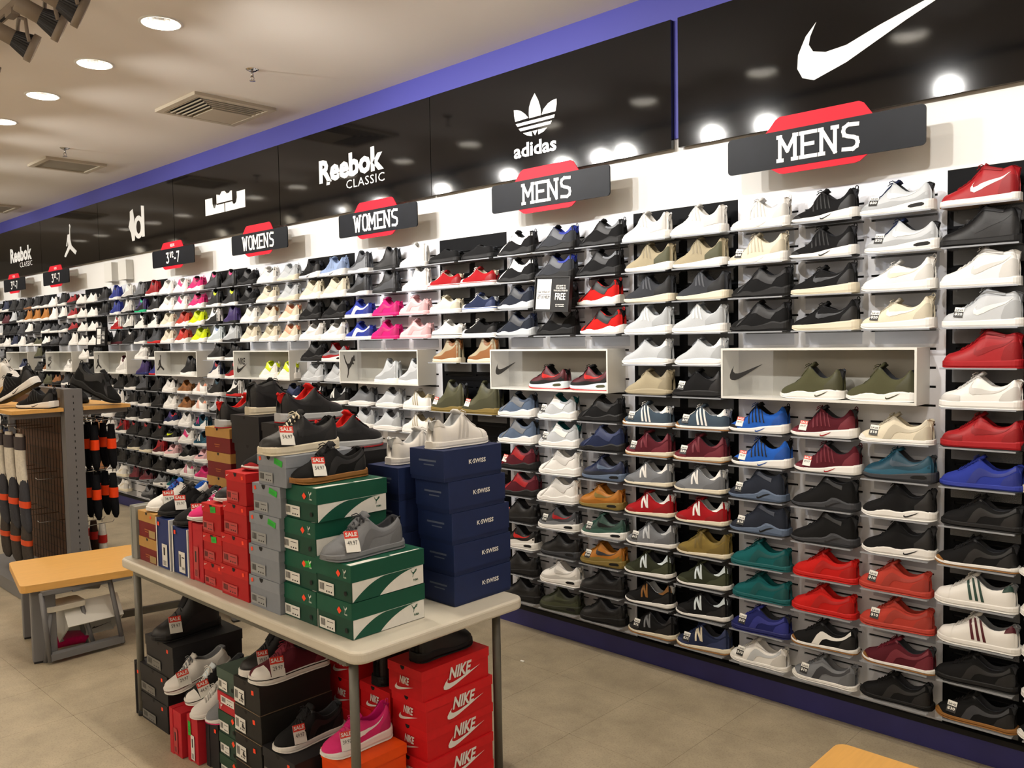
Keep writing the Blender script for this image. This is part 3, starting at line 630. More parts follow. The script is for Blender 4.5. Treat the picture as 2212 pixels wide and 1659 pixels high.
# parts: name, builder(A), material, colour key; colour keys: u upper, s sole, o outsole, g logo, i lining, l laces, t tongue, a accent
def std(A, n=5, bow=True, t0=.26):
    return [('tongue', lambda A: tongue(A), M_fab, 't'), ('laces', lambda A: laces(A, n, t0, bow=bow), M_lac, 'l')]
def toe_v(a, b, top=1): return [([(.0, b), (.04, b), (a*.5, b), (a, b)], [(.0, 0), (.04, 0), (a*.5, 0), (a, 0)])]
EXTRA = {
 'pr': lambda A: [('cage', lambda A: over(A, [([(.36+.055*k, .96), (.375+.055*k, .96)], [(.39+.06*k, .2), (.412+.06*k, .2)]) for k in range(5)]+[([(.36, .96), (.45, .97), (.56, .97)], [(.36, .86), (.45, .87), (.56, .87)])], .0022), M_rub, 'a'),
                  ('heel_loop', lambda A: loop(A), M_fab, 'a'), ('tick_logo', lambda A: over(A, sw_at(.5, .17, .32, .5), .001, sole=True), M_rub, 'g'), ('toe_bumper', lambda A: over(A, [([(.0, .6), (.05, .6), (.13, .45), (.2, .1)], [(0, 0), (.05, 0), (.13, 0), (.2, 0)])], .001), M_rub, 'a')],
 'ub': lambda A: [('cage', lambda A: over(A, [([(.40+.055*k, .93), (.43+.055*k, .93)], [(.44+.07*k, .3), (.472+.07*k, .3)]) for k in range(3)]+[([(.40, .96), (.56, .93)], [(.40, .86), (.56, .83)])], .0018), M_rub, 'a'),
                  ('heel_cup', lambda A: over(A, [([(.66, .3), (.75, .72), (.86, .8), (.97, .7)], [(.66, .02), (.75, .02), (.86, .02), (.97, .02)])], .002), M_rub, 'h')],
 'hu': lambda A: [('overlay', lambda A: over(A, [([(.28, .98), (.4, .98), (.52, .98)], [(.3, .72), (.42, .7), (.54, .74)]), ([(.2, .35), (.32, .86), (.36, .9)], [(.14, .0), (.24, .25), (.32, .5)]), ([(.46, .95), (.58, .9), (.7, .78), (.8, .62)], [(.4, .5), (.5, .42), (.62, .3), (.72, .15)])], .0022), M_lea, 'a'),
                  ('heel_strap', lambda A: over(A, [([(.64, .92), (.8, .82), (.99, .86)], [(.64, .74), (.8, .58), (.99, .58)])], .003), M_rub, 'h'), ('heel_loop', lambda A: loop(A), M_fab, 'u')],
 'ro': lambda A: [('tick_logo', lambda A: over(A, sw_at(.4, .46, .22, .62), .0014), M_lea, 'g'), ('heel_loop', lambda A: loop(A), M_fab, 'u')],
 'am': lambda A: [('tick_logo', lambda A: over(A, sw_at(.42, .46, .25, .6), .0018), M_lea, 'g'), ('mudguard', lambda A: over(A, [([(0, .5), (.06, .45), (.2, .3), (.4, .2), (.6, .16), (.8, .2), (.97, .4)], [(0, 0), (.06, 0), (.2, 0), (.4, 0), (.6, 0), (.8, 0), (.97, 0)])], .0012), M_lea, 'a'),
                  ('air_window', lambda A: over(A, [([(.7, .62), (.74, .72), (.88, .74), (.91, .62)], [(.7, .5), (.74, .4), (.88, .42), (.91, .52)])], .001, sole=True), M_rub, 'w')],
 'ct': lambda A: [('side_stripe', lambda A: over(A, FORM, .0014), M_lea, 'g')],
 'ss': lambda A: [('side_stripes', lambda A: over(A, STRIPES, .0014), M_lea, 'g'), ('toe_cap', lambda A: over(A, [([(0, 1), (.04, 1), (.1, 1), (.17, 1), (.21, .98)], [(0, 0), (.04, 0), (.1, 0), (.17, 0), (.21, 0)])], .002), M_rub, 's'),
                  ('heel_tab', lambda A: over(A, [([(.86, 1), (.93, 1), (.995, 1)], [(.84, .72), (.93, .62), (.995, .6)])], .0016), M_lea, 'g')],
 'cv': lambda A: [('lace_rows', lambda A: lacerows(A), M_lac, 'l'), ('toe_cap', lambda A: over(A, [([(0, 1), (.04, 1), (.1, 1), (.16, .99)], [(0, 0), (.04, 0), (.1, 0), (.16, 0)])], .002), M_rub, 's'),
                  ('sole_stripe', lambda A: MB().add(*stripe_ring(A, .019, .0225, .0048)), M_rub, 'g')],
 'nb': lambda A: [('letter_logo', lambda A: over(A, LETN, .002), M_lea, 'g'), ('heel_collar', lambda A: over(A, [([(.72, 1), (.84, 1), (.995, 1)], [(.74, .86), (.84, .62), (.995, .55)])], .0016), M_lea, 'h'),
                  ('mudguard', lambda A: over(A, [([(0, .55), (.06, .55), (.2, .36), (.3, .1)], [(0, 0), (.06, 0), (.2, 0), (.3, 0)]), ([(.62, .1), (.7, .36), (.85, .5), (.99, .5)], [(.62, 0), (.7, 0), (.85, 0), (.99, 0)])], .0012), M_lea, 'a')],
 'rt': lambda A: [('side_stripe', lambda A: over(A, FORM, .0014), M_lea, 'g'), ('toe_guard', lambda A: over(A, [([(0, .6), (.04, .6), (.09, .3), (.14, .02)], [(0, -.1), (.04, -.1), (.09, -.1), (.14, -.05)])], .003), M_rub, 'o')],
 'dr': lambda A: [('side_stripes', lambda A: over(A, STRIPES, .0014), M_lea, 'g'), ('heel_collar', lambda A: over(A, [([(.78, 1), (.87, 1), (.995, 1)], [(.8, .8), (.87, .6), (.995, .5)])], .0016), M_lea, 'h'), ('toe_guard', lambda A: over(A, [([(0, .6), (.04, .6), (.09, .3), (.14, .02)], [(0, -.1), (.04, -.1), (.09, -.1), (.14, -.05)])], .003), M_rub, 'o')],
 'ts': lambda A: [('heel_panel', lambda A: over(A, [([(.7, .98), (.84, 1), (.995, 1)], [(.74, .86), (.84, .6), (.995, .5)])], .0016), M_lea, 'h')],
 'af': lambda A: [('tick_logo', lambda A: over(A, sw_at(.4, .52, .2, .66), .0016), M_lea, 'g'), ('toe_overlay', lambda A: over(A, [([(0, .6), (.06, .6), (.18, .5), (.3, .3)], [(0, 0), (.06, 0), (.18, 0), (.3, 0)])], .0012), M_lea, 'a')],
 'md': lambda A: [('tick_logo', lambda A: over(A, sw_at(.42, .5, .16, .5), .0016), M_lea, 'g'), ('ankle_strap', lambda A: over(A, [([(.5, .96), (.62, .93), (.8, .95)], [(.5, .78), (.62, .76), (.8, .8)])], .004), M_lea, 'h')],
 'bk': lambda A: [('mudguard', lambda A: over(A, [([(0, .5), (.06, .5), (.2, .3), (.4, .25), (.6, .3), (.8, .5), (.97, .65)], [(0, 0), (.06, 0), (.2, 0), (.4, 0), (.6, 0), (.8, 0), (.97, 0)])], .0012), M_lea, 'a'),
                  ('ankle_panel', lambda A: over(A, [([(.62, .96), (.76, .96), (.86, .95)], [(.64, .7), (.76, .66), (.86, .7)])], .0016), M_lea, 'g')],
 'sl': lambda A: [], 
 'kw': lambda A: [('ankle_strap', lambda A: over(A, [([(.5, .92), (.62, .86), (.8, .76)], [(.5, .7), (.62, .64), (.8, .5)])], .004), M_lea, 'a'), ('tick_logo', lambda A: over(A, sw_at(.56, .24, .3, .5), .001, sole=True), M_rub, 'g'), ('heel_loop', lambda A: loop(A), M_fab, 'u')],
 'hy': lambda A: [('tick_logo', lambda A: over(A, sw_at(.6, .2, .3, .5), .001, sole=True), M_rub, 'g'), ('heel_counter', lambda A: over(A, [([(.74, .3), (.82, .6), (.9, .8), (.995, .9)], [(.74, 0), (.82, 0), (.9, 0), (.995, 0)])], .0016), M_lea, 'a')],
}
def stripe_ring(A, za, zb, g):
    ts = [0, .01, .03, .07, .12, .18, .26, .34, .42, .5, .58, .66, .74, .81, .87, .92, .955, .98, .995, 1]
    vs = []; L = A.L+2*g
    P = [((t-.5)*L, -(A.hw(t)+g)) for t in ts]+[((t-.5)*L, A.hw(t)+g) for t in ts[::-1]]
    n = len(P); vs = [(a, b, za) for a, b in P]+[(a, b, zb) for a, b in P]
    return vs, [(i, (i+1) % n, n+(i+1) % n, n+i) for i in range(n)], 0
_model = {}
def parts_of(m, lo=False, side=-1):
    global SIDE
    SIDE = side; key = (m, lo, side)
    if key in _model: return _model[key]
    A = A_[m]; up, ln = loft_upper(A, lo); P = []
    cloth = M_fab if m in ('pr', 'ub', 'hu', 'ro', 'ts', 'cv', 'rt', 'dr', 'ct', 'kw', 'hy', 'sl', 'nb') else M_lea
    P.append(('upper', up.mesh('upper', cloth), 'u')); P.append(('lining', ln.mesh('lining', M_fab), 'i'))
    ot = .005
    P.append(('midsole', loft_sole(A, lambda t: A.bot(t)+ot, A.sole, lo=lo).mesh('midsole', M_rub), 's'))
    P.append(('outsole', loft_sole(A, A.bot, lambda t: A.bot(t)+ot, .0046, lo=lo).mesh('outsole', M_rub), 'o'))
    if not lo:
        for n, f, mt, ck in std(A, 5, m not in ('ub', 'hu', 'ts', 'bk', 'kw', 'sl')): P.append((n, f(A).mesh(n, mt), ck))
        for n, f, mt, ck in EXTRA[m](A): P.append((n, f(A).mesh(n, mt), ck))
        if m not in ('sl', 'hu', 'ub'):
            to = A.topen; P.append(('eyestay', over(A, [([(.27, 1), (.35, 1), (.42, 1), (to-.01, 1), (to+.05, .99)], [(.25, .84), (.35, .8), (.42, .82), (to-.01, .84), (to+.05, .86)])], .0012).mesh('eyestay', M_lea), 'u'))
        if m in ('ct', 'ss', 'af', 'rt', 'nb', 'am', 'md'): P.append(('lace_rows', lacerows(A).mesh('lace_rows', M_lac), 'l'))
        if m in ('ct', 'ro', 'af', 'pr', 'md', 'cv', 'rt', 'ts'):
            P.append(('heel_counter', over(A, [([(.76, .1), (.8, .4), (.86, .52), (.93, .56), (.995, .56)], [(.76, 0), (.8, 0), (.86, 0), (.93, 0), (.995, 0)])], .0009).mesh('heel_counter', M_lea), 'u'))
    _model[key] = P; return P
C_ = dict(k='#0b0b0d', w='#eceae6', g='#74777c', d='#34363b', c='#ded5bf', r='#9a0f18', m='#4c101c', n='#1a2340', b='#1d56b0', t='#095558', o='#a86a20', v='#4a4a33', p='#e9b9bd', h='#c4156c',
          u='#3a2a63', y='#cfe01b', s='#a59a80', l='#bfc3c7', e='#8a5a33', i='#8fa3c8', G='#18b37a', P='#f0a080', K='#8a5e2c', R='#bd1814', C='#b03c30', N='#191f5c', T='#123c4e', D='#1f2430', V='#7d6a35', B='#25348f', S='#3b4a58', A='#2a2e1e', Q='#26423a', F='#d02f70', L='#d8e4ea', H='#56657c')
CN = dict(k='black', w='white', g='grey', d='dark grey', c='cream', r='red', m='maroon', n='navy', b='blue', t='teal', o='wheat', v='olive', p='pale pink', h='hot pink', u='purple', y='neon yellow', s='tan', l='light grey',
          e='brown', i='pale blue', G='green', P='peach', K='gum', R='bright red', C='coral', N='royal navy', T='dark teal', D='blue-black', V='khaki', B='royal blue', S='slate', A='dark olive', Q='dark green', F='magenta', L='icy blue', H='blue-grey')
KIND = dict(pr='caged runner', ub='sock-like runner', hu='strapped runner', ro='plain runner', am='cushioned runner', ct='low court sneaker', ss='three-striped sneaker', cv='canvas low top', nb='N-lettered runner', rt='slim retro trainer', dr='three-striped trainer', ts='knit runner', af='low leather sneaker', md='strapped mid top', bk='high top', kw='strapped basketball shoe', hy='basketball shoe', sl='low black sneaker')
def colours(u, s, g, k):
    d = dict(u=u, s=s, g=g, o='k' if s not in 'wc' else s, i='d' if u in 'kndDmTNAvQS' else u, l=u, t=u, a=u, h=u, w='k'); d.update(k); return d
TONAL = ('tick_logo', 'overlay', 'heel_strap', 'mudguard', 'side_stripe', 'side_stripes', 'eyestay', 'heel_counter', 'toe_overlay', 'ankle_strap', 'ankle_panel', 'heel_cup', 'heel_panel', 'heel_collar', 'cage', 'letter_logo', 'heel_tab', 'toe_bumper', 'laces', 'tongue', 'lace_rows')
def sneaker(m, spec, loc, rz=0, label='', group=None, rot=None, tagk=None, lo=False, scale=1, drop=(), cat='sneaker', mirror=False, side=-1):
    u, s, g = spec[0], spec[1], spec[2] if len(spec) > 2 else spec[0]
    kw = dict(x.split('=') for x in spec[3].split(',')) if len(spec) > 3 and spec[3] else {}
    c = colours(u, s, g, kw)
    t = thing('sneaker', label, cat, loc, rz, group, rot); t.scale = (scale, -scale if mirror else scale, scale)
    for n, me, ck in parts_of(m, lo, side):
        if n in drop: continue
        col = lin(C_[c[ck]])
        if n in TONAL and C_[c[ck]] == C_[c['u']]:
            lum = sum(col[:3])/3; k = .74 if lum > .05 else 1.9
            col = tuple(min(v*k+(.004 if lum < .05 else 0), 1) for v in col[:3])+(1,)
        link(n, me, t, col)
    if tagk: price_tag(t, m, tagk)
    return t
_tags = {}
def tag_mesh(k):
    if k in _tags: return _tags[k]
    mb = MB(); W, H = .017, .022
    mb.box(-W, W, 0, .0006, -H, H, 0)
    if k.startswith('SALE'):
        mb.add([(-W, -.0003, H*.3), (W, -.0003, H*.3), (W, -.0003, H), (-W, -.0003, H)], [(0, 1, 2, 3)], 1)
        v, f = textw('SALE', .029, .009, bold=.03); mb.add([(a, -.0006, c+.0145) for a, b, c in v], f, 2)
        v, f = textw(k[4:], .024, .009); mb.add([(a, -.0005, c-.003) for a, b, c in v], f, 3)
    else:
        mb.add([(-W, -.0003, -H), (W, -.0003, -H), (W, -.0003, H*.15), (-W, -.0003, H*.15)], [(0, 1, 2, 3)], 3)
        v, f = textw('SAVE', .028, .008, bold=.02); mb.add([(a, -.0005, c+.010) for a, b, c in v], f, 3)
        v, f = textw('$'+k[4:], .028, .013, bold=.03); mb.add([(a, -.0006, c-.008) for a, b, c in v], f, 2)
    me = mb.mesh('price_tag', [M_card, mat('tag_red', '#d2321f', rough=.5), M_card, M_black]); _tags[k] = me; return me
def price_tag(t, m, k, sc=1.0, side=-1, tt=.24):
    A = A_[m]; p = A.S(tt, .55, side, .006); o = link('price_tag', tag_mesh(k), t)
    o.location = p; o.rotation_euler = (R(-24) if side < 0 else R(-24), R(6), R(0 if side < 0 else 180)); o.scale = (sc,)*3
# acrylic shelf under every shoe of the wall
sh = MB(); sh.box(-.132, .132, -.135, -.0, -.0035, -.0005, 0); sh.box(-.125, .125, -.003, .0, -.06, -.0035, 0)
sh.add([(-.132, -.135, -.0035), (.132, -.135, -.0035), (.132, -.135, -.0005), (-.132, -.135, -.0005)], [(0, 1, 2, 3)], 1)
sh.box(-.132, .132, -.1365, -.135, -.0035, .003, 1)
SHM = sh.mesh('shelf', [M_acr, clear('acrylic_edge', .3, (.55, .58, .64, 1))])
# rows of the shoe wall, nearest panels first. entry: model upper sole logo extras tag
def E_(s):
    p = s.split(); m = p[0]; sp = list(p[1]); ex = ''; tg = None
    for q in p[2:]:
        if '=' in q: ex = q
        else: tg = q
    return m, (sp[0], sp[1], sp[2] if len(sp) > 2 else sp[0], ex), tg
WALL = {}
WALL['W0'] = {0: 'pr www | pr kwk o=k | am nwk a=l,u=l,g=w,h=w SAVE20', 1: 'pr cww SAVE20 | pr kwk o=k | am nwk a=l,u=l,g=w SAVE20', 2: 'hu kkk | ro kcd | ro wwc', 3: 'hu kkk | ro kcd | ro cww SAVE20',
              6: 'pr bwb a=k,t=k,i=k,o=k SALE99.97 | pr mwr t=d,i=d,o=k SALE89.97 | rt cwc o=w,s=w SAVE10', 7: 'pr bwb a=k,t=k,i=k,o=k SALE99.97 | pr mwr t=d,i=d,o=k SALE89.97 | am TdT a=T,g=S',
              8: 'kw DHk SAVE15 | kw kdk | hy kwk o=w', 9: 'kw DHk SAVE15 | kw kdk | hy kwk o=w', 10: 'ct ttt o=t | ct RRR o=R,g=R | ct CCC o=C SAVE10', 11: 'ct ttt o=t | ct RRR o=R | ct CCC o=C SAVE10',
              12: 'ct NNN o=N SAVE10 | rt kww o=K | rt mwm o=K', 13: 'rt wwl o=w SAVE10 | rt gwd SAVE10 | rt kkk'}
WALL['K0'] = {0: 'ub wwc a=w,o=l | ub wwc a=w,o=l', 1: 'ub sws h=v,o=k | ub sws h=v,o=k', 2: 'ub dcd h=k,o=k | ub dcd h=k,o=k', 3: 'ub lwl a=w,o=w | ub lwl a=w,o=w', 4: 'ts lwl h=w,t=g | ts lwl h=w,t=g', 5: 'ts sss h=s,l=c | ts kkk SAVE15',
              6: 'dr Sww o=K,l=w,i=l,h=w SAVE15 | dr Sww o=K,l=w,i=l,h=w SAVE15', 7: 'nb mcm o=K,h=m SAVE30 | nb mcm o=K,h=m SAVE30', 8: 'nb gcw o=k,h=w,i=l | nb gcw o=k,h=w,i=l', 9: 'nb rcw o=k,h=w,i=l | nb rcw o=k,h=w,i=l',
              10: 'nb gwl o=k,h=l SAVE15 | nb VcV o=k,h=V,a=V', 11: 'nb AwL o=k,h=L | nb AwL o=k,h=L', 12: 'nb kwK o=k,h=K,i=l | nb kwL o=k,h=L', 13: 'nb kck o=K,g=g SAVE15 | nb ncc o=K,h=n SAVE25'}
WALL['W1'] = {0: 'hu kkw a=w,h=w,o=w | hu kkk u=d,a=d,h=B,i=B | hu kkk h=g', 1: 'hu kkw a=w,h=w,o=w | hu kkk u=d,a=d,h=B,i=B | hu kkk h=g', 2: 'hu Dlk a=d,i=n | hu kkk | hu Rwk u=R,a=k,h=k,t=k,i=k,o=k', 3: 'hu Dlk a=d,i=n | hu kkk | hu Rwk u=R,a=k,h=k,t=k,i=k,o=k',
              6: 'hu Hwk a=g,i=k | hu lww a=w,i=t,t=t SAVE10 | hu kkk', 7: 'hu Hwk a=g,i=k | hu lww a=w,i=t,t=t SAVE10 | hu nkn', 8: 'hu mkk a=r,u=m SALE79.97 | hu www | am nHH a=D', 9: 'hu mkk a=r | hu www | am oVo a=o,g=V',
              10: 'am kkk SALE79.97 | am dwr a=g,w=k SAVE10 | am QwQ a=Q,g=k,o=g SAVE10', 11: 'am kwR a=w SALE99.97 | am kdk | am oVo a=V,g=d SAVE10', 12: 'am kkk SALE99.97 | am www | am kkk', 13: 'am kkk | am AAA a=A,o=A | am kkk'}
WALL['K1'] = {0: 'sl kkk o=k | sl kkk o=k', 1: 'cv rwr l=w,i=c | cv rwr l=w,i=c', 2: 'cv cww l=w g=w | cv nwb l=w,i=l', 3: 'cv wwk l=w | cv kww l=w,i=k', 4: 'bk ece a=e,u=s,g=e | bk ece a=e,u=s,g=e', 6: 'bk vVv a=v,o=V SALE49.97 | bk vVv a=v,o=V SALE49.97', 8: '- | bk kkk', 10: '- | bk kkk'}
WALL['W2'] = {0: 'bk dwd a=g | bk kkk | bk www', 1: 'bk dwd a=k | bk kkk a=d | bk www', 2: 'ct Bww o=w | ct hhh o=h | ct ppp o=p', 3: 'ct Bww o=w | ct hhh o=h | ct ppp o=p', 6: 'ts dwd u=g | ts gwg u=l | ss wwK g=s,i=s', 7: 'ts gwg u=l,l=w | ts gwg u=l,l=w | ss wwK g=s,i=s', 8: '- | - | ss wwk'}
WALL['K2'] = {0: 'pr kwk o=k | pr iwn', 1: 'hu cww | hu cwr t=c', 2: 'hu kkk | hu kkk', 3: 'ro www o=w | ro www o=w', 4: 'hu kkk | am rwd u=g,a=r', 5: 'hu lll | hu lll', 6: 'nb kww h=l | nb kww h=l', 7: '- | nb kwk'}
WALL['W3'] = {0: 'hu kkk | hu www h=k | hu lcg', 1: 'hu kkk | hu cww h=k | hu lcg', 2: 'hu www | hu cwe i=e | hu cwP a=P,i=P', 3: 'hu cww | hu cwe a=s | hu cwP a=P,i=P', 6: 'hu lwg | am kwk | hu nwn'}
WALL['K3'] = {0: 'bk kkF a=d | bk kkF a=d', 1: 'bk kwy a=k | bk kwy a=k', 2: 'bk wkk a=k | bk uku a=u', 3: 'bk Lwi a=L | bk lkl a=l', 4: 'md kwk | md kwk', 5: 'bk nwr a=w | bk kwR a=r', 6: 'bk kwT | bk wRk a=k', 7: 'bk lkm a=l | -'}
WALL['W4'] = {0: 'hu www | hu wwF a=F | hu FwF t=k,h=k', 1: 'hu www | hu wwF a=F | hu FwF t=k,h=k', 2: 'hu cwc | hu CwC a=C,h=C | hu yGG a=y,s=w', 3: 'hu cwc | hu CwC a=R | hu yGG a=y,s=w', 6: 'hu wwd i=d | ct ewe | ss wwP', 7: 'hu www | ct ewe | ss wwP', 8: 'hu nwR a=u,h=R | hu wwr i=g | nb Twh a=w', 9: 'ro kwy | hu wwF a=F | nb Tww', 10: 'ro pwg u=p | hu kwp | ro pwn', 11: 'hu kwk | ss wwF | ct FwF', 12: 'ro twt | - | -'}
WALL['K4'] = {0: 'bk gkg | bk rwk a=r', 1: 'bk uGG a=k | bk kwg', 2: 'bk kww a=w | bk kww a=w', 3: 'bk dwk | bk dRk', 4: 'md www | md kwk', 5: 'bk uNu | bk NRN', 6: 'bk dkd | bk kkk', 7: 'bk kwk | bk kkk', 8: 'bk kwk | bk kkk', 9: 'bk kkr | bk kkr', 10: 'bk dcd | bk rwr a=m', 11: 'bk kkk | bk kkg', 12: 'am mgm | am gwg', 13: 'am gdd | -'}
WALL['W5'] = {0: 'bk kdk | bk Bwk a=B | bk wkw', 1: 'bk kdk | bk Bwk a=B | bk wkw', 2: '- | bk wRr a=r | bk wkk', 3: 'bk kwk | bk kmk | bk kkw', 6: 'af kwk | bk kkk | bk kwk', 7: 'af nwn | bk wwn i=k | bk kwk', 8: 'hu lwr | bk kkk | bk kwk', 9: 'md wwk | bk rwk a=k | bk kkr', 10: 'md wwk | bk kkk | bk kcd', 11: 'bk kwk | bk kkk | bk kkk', 12: 'md wwg | md wcc a=k | bk mkm', 13: 'md gwg | md wcc | -'}
WALL['KR'] = {0: 'md rww i=r,o=K | md kkk', 1: 'md kkk | af wwk', 2: 'md www o=w | md ggg', 3: 'md lww u=l,h=l,i=g,o=l SAVE20 | md www', 4: 'md rrr o=r,s=r | af kkk', 5: 'af www o=w | af rrk', 6: 'af rrr o=k,s=r | ct kkk', 7: 'ct BBB o=D,s=B | af kcw', 8: 'ct kkk o=k | ct kkk', 9: 'rt kwk o=K,g=k | rt kwk', 10: 'ss wwG g=Q,i=g | ss wwk', 11: 'ss wwm g=m,i=g | ss wwb', 12: 'ct kkk o=k | ct www', 13: 'rt kKk g=d,o=K SAVE30 | rt kwk'}
def prs(st): return [x.strip() for x in st.split('|')]
def desc(m, sp):
    u, s = sp[0], sp[1]
    for q in sp[3].split(','):
        if q.startswith('u='): u = q[2:]
    d = CN[u]
    sc = '' if s == u else (' with %s sole' % CN[s])
    return d, KIND[m], sc
NSH = 0
def shoe_at(key, x0, wid, n, pname, sidx):
    global NSH
    tot = 0
    for r, st in WALL[key].items():
        for k, en in enumerate(prs(st)):
            if en == '-': continue
            m, sp, tg = E_(en); z = ZR[r]; cx = x0+wid*(k+.5)/n+(0.0 if n == 3 else .0)
            slot = (['left', 'middle', 'right'] if n == 3 else ['left', 'right'])[k]
            d, kd, sc = desc(m, sp); lab = f'{d} {kd}{sc}, {ORD[r]} row, {slot} place, {pname}'
            if len(lab.split()) > 16: lab = f'{d} {kd}, {ORD[r]} row, {slot} place, {pname}'
            if len(lab.split()) > 16: lab = f'{d} sneaker, {ORD[r]} row, {slot} place, {pname}'
            rz = R(random.uniform(-3, 4)); yy = -.014-.066-random.uniform(0, .012)
            ex = random.uniform(-.012, .012)
            kids = key in ('W3', 'K3', 'W4', 'K4', 'W5'); sc_ = .93 if kids else 1
            if m in ('bk', 'md') and key not in ('KR', 'K1', 'W2'): sc_ = .86
            elif m in ('bk', 'md'): sc_ = .95 if m == 'md' else .9
            if m == 'bk' and key == 'W2': sc_ = .88
            if key == 'K1' and r == 6: sc_ = 1.12
            sneaker(m, sp, (cx+ex-.004, yy, z), rz, lab, 'sneakers on the shoe wall', tagk=tg, scale=sc_)
            o = link('acrylic_shelf', SHM, label=f'clear acrylic shelf, {ORD[r]} row, {slot} place, {pname}', cat='shelf', group='acrylic shelves of the shoe wall')
            o.location = (cx, -.0145, z); tot += 1
    NSH += tot
PNW = ['nearest white panel', 'second white panel', 'third white panel', 'fourth white panel', 'fifth white panel', 'sixth white panel']
PNK = ['first full black panel', 'second full black panel', 'third full black panel', 'fourth full black panel', 'fifth full black panel']
for k in range(6): shoe_at('W%d' % k, XW-k*TT, WW, 3, PNW[k], k)
for k in range(5): shoe_at('K%d' % k, XW-k*TT-(TT-WW), TT-WW, 2, PNK[k], k)
shoe_at('KR', XW+WW, TT-WW, 2, 'black panel at right edge', -1)
# far end of the wall: more shoes than can be told apart
def far_shoes():
    rnd = random.Random(3); mats = {}; mb = MB(); ml = []
    cols = ['k']*10+['d', 'd', 'w', 'w', 'g', 'l', 'r', 'n', 'e', 'm', 'v']
    def mi(c):
        if c not in mats: mats[c] = len(ml); ml.append(mat('far_shoe_'+CN[c].replace(' ', '_'), C_[c], rough=.7))
        return mats[c]
    spots = []
    for k in range(5, NW):
        for r in range(14):
            for q in range(2): spots.append((XW-k*TT-(TT-WW)+(q+.5)*(TT-WW)/2, r))
            if k > 5 and r not in (4, 5):
                for q in range(3): spots.append((XW-k*TT+(q+.5)*WW/3, r))
    for x, r in spots:
        m = rnd.choice(['bk', 'bk', 'hu', 'ss', 'am', 'md']); u = rnd.choice(cols); s = rnd.choice('wwk'+u)
        if -11.1 < x < -10.5 and r in (1, 2, 3): u = 'w' if r < 2 else 'd'
        if -11.9 < x < -11.0 and r in (0, 1): u, m = ('o', 'bk') if r else ('k', 'bk')
        if x > -10.15 and r in (0, 1, 2, 3): u, s, m = 'w', 'w', 'ss'
        if -10.45 < x < -10.15 and r in (0, 1): u, m = 'r', 'ro'
        for n, me, ck in parts_of(m, True):
            c = {'u': u, 's': s, 'o': s, 'i': 'd'}[ck]; vs = [(v.co.x*.9+x, v.co.y*.9-.09, v.co.z*.9+ZR[r]) for v in me.vertices]
            mb.add(vs, [tuple(p.vertices) for p in me.polygons], mi(c), True)
    mb.build('distant_sneakers', ml, label='mass of small distant sneakers filling the far left end of the shoe wall', cat='sneakers', kind='stuff')
    sb = MB()
    for x, r in spots: sb.box(x-.13, x+.13, -.14, -.0145, ZR[r]-.004, ZR[r]-.0005)
    sb.build('distant_shelves', M_acr, label='clear acrylic shelves under the distant sneakers at far left', cat='shelves', kind='stuff')
far_shoes()
# pairs inside the display boxes
def in_box(k, m, sp, xs_, lbl, sc=1, tg=None):
    x0 = XW-k*TT-.005
    for j, dx in enumerate(xs_):
        sneaker(m, sp, (x0+dx, -.095, 1.4405), R(-2), f'{lbl}, {"left" if j == 0 else "right"} one inside the display box' if len(xs_) > 1 else f'{lbl}, inside the display box', 'sneakers inside display boxes', scale=sc)
in_box(0, 'hy', ('v', 'w', 'v', 'o=w,l=v'), (.405, .700), 'olive perforated basketball shoe with white sole')
in_box(1, 'am', ('m', 'L', 'R', 'a=k,t=k,l=k,i=k,o=R,w=v'), (.40, .70), 'dark red runner with bright red tick')
in_box(2, 'bk', ('l', 'w', 'l', ''), (.46, .72), 'pale lilac high top', .92)
in_box(3, 'hu', ('w', 'w', 'y', 'a=y,t=y,i=y'), (.46, .73), 'white and yellow runner', .95)
in_box(4, 'bk', ('k', 'w', 'k', 'o=w'), (.57,), 'black high top with white sole', .98)
in_box(5, 'bk', ('w', 'w', 'm', 'i=m,t=m'), (.6,), 'white high top with maroon collar', .98)
in_box(6, 'af', ('w', 'w', 'w', ''), (.6,), 'white low sneaker on far box', .95)
in_box(7, 'am', ('n', 'w', 'n', ''), (.5,), 'navy runner in far box', .95)

# ------------------------------------------------------------ ceiling fittings
for i, dx in enumerate(DLX):
    t = thing('recessed_downlight', 'round recessed ceiling downlight, %s from the right in the row beside the shoe wall' % ['first', 'second', 'third', 'fourth', 'fifth', 'sixth', 'seventh', 'eighth', 'ninth', 'tenth', 'eleventh', 'twelfth', 'thirteenth', 'fourteenth', 'fifteenth', 'sixteenth', 'seventeenth', 'eighteenth'][i], 'downlight', (dx, ys, CEIL), group='downlights in the ceiling row')
    if i == 0: tring = MB().lathe([(.096, .002), (.094, -.004), (.104, -.006), (.112, -.001), (.112, .0)], 28).mesh('trim_ring', M_box)
    if i == 0:
        rf = MB(); n = 40; prof = [(.095, 0), (.09, .03), (.078, .06), (.055, .085), (.03, .095)]
        vs = [((r*(1-.03*(k % 2)))*math.cos(2*math.pi*k/n), (r*(1-.03*(k % 2)))*math.sin(2*math.pi*k/n), z) for r, z in prof for k in range(n)]
        rf.add(vs, [(q*n+k, (q+1)*n+k, (q+1)*n+(k+1) % n, q*n+(k+1) % n) for q in range(len(prof)-1) for k in range(n)])
        rme = rf.mesh('reflector', mat('reflector_metal', '#dfe0e2', rough=.22, metal=1))
        bme = MB().lathe([(0, .052), (.018, .055), (.026, .07), (.02, .09), (0, .098)], 16).mesh('bulb', mat('bulb_glow', '#fff3df', emit=2.2))
    link('trim_ring', tring, t); link('reflector', rme, t); link('bulb', bme, t)
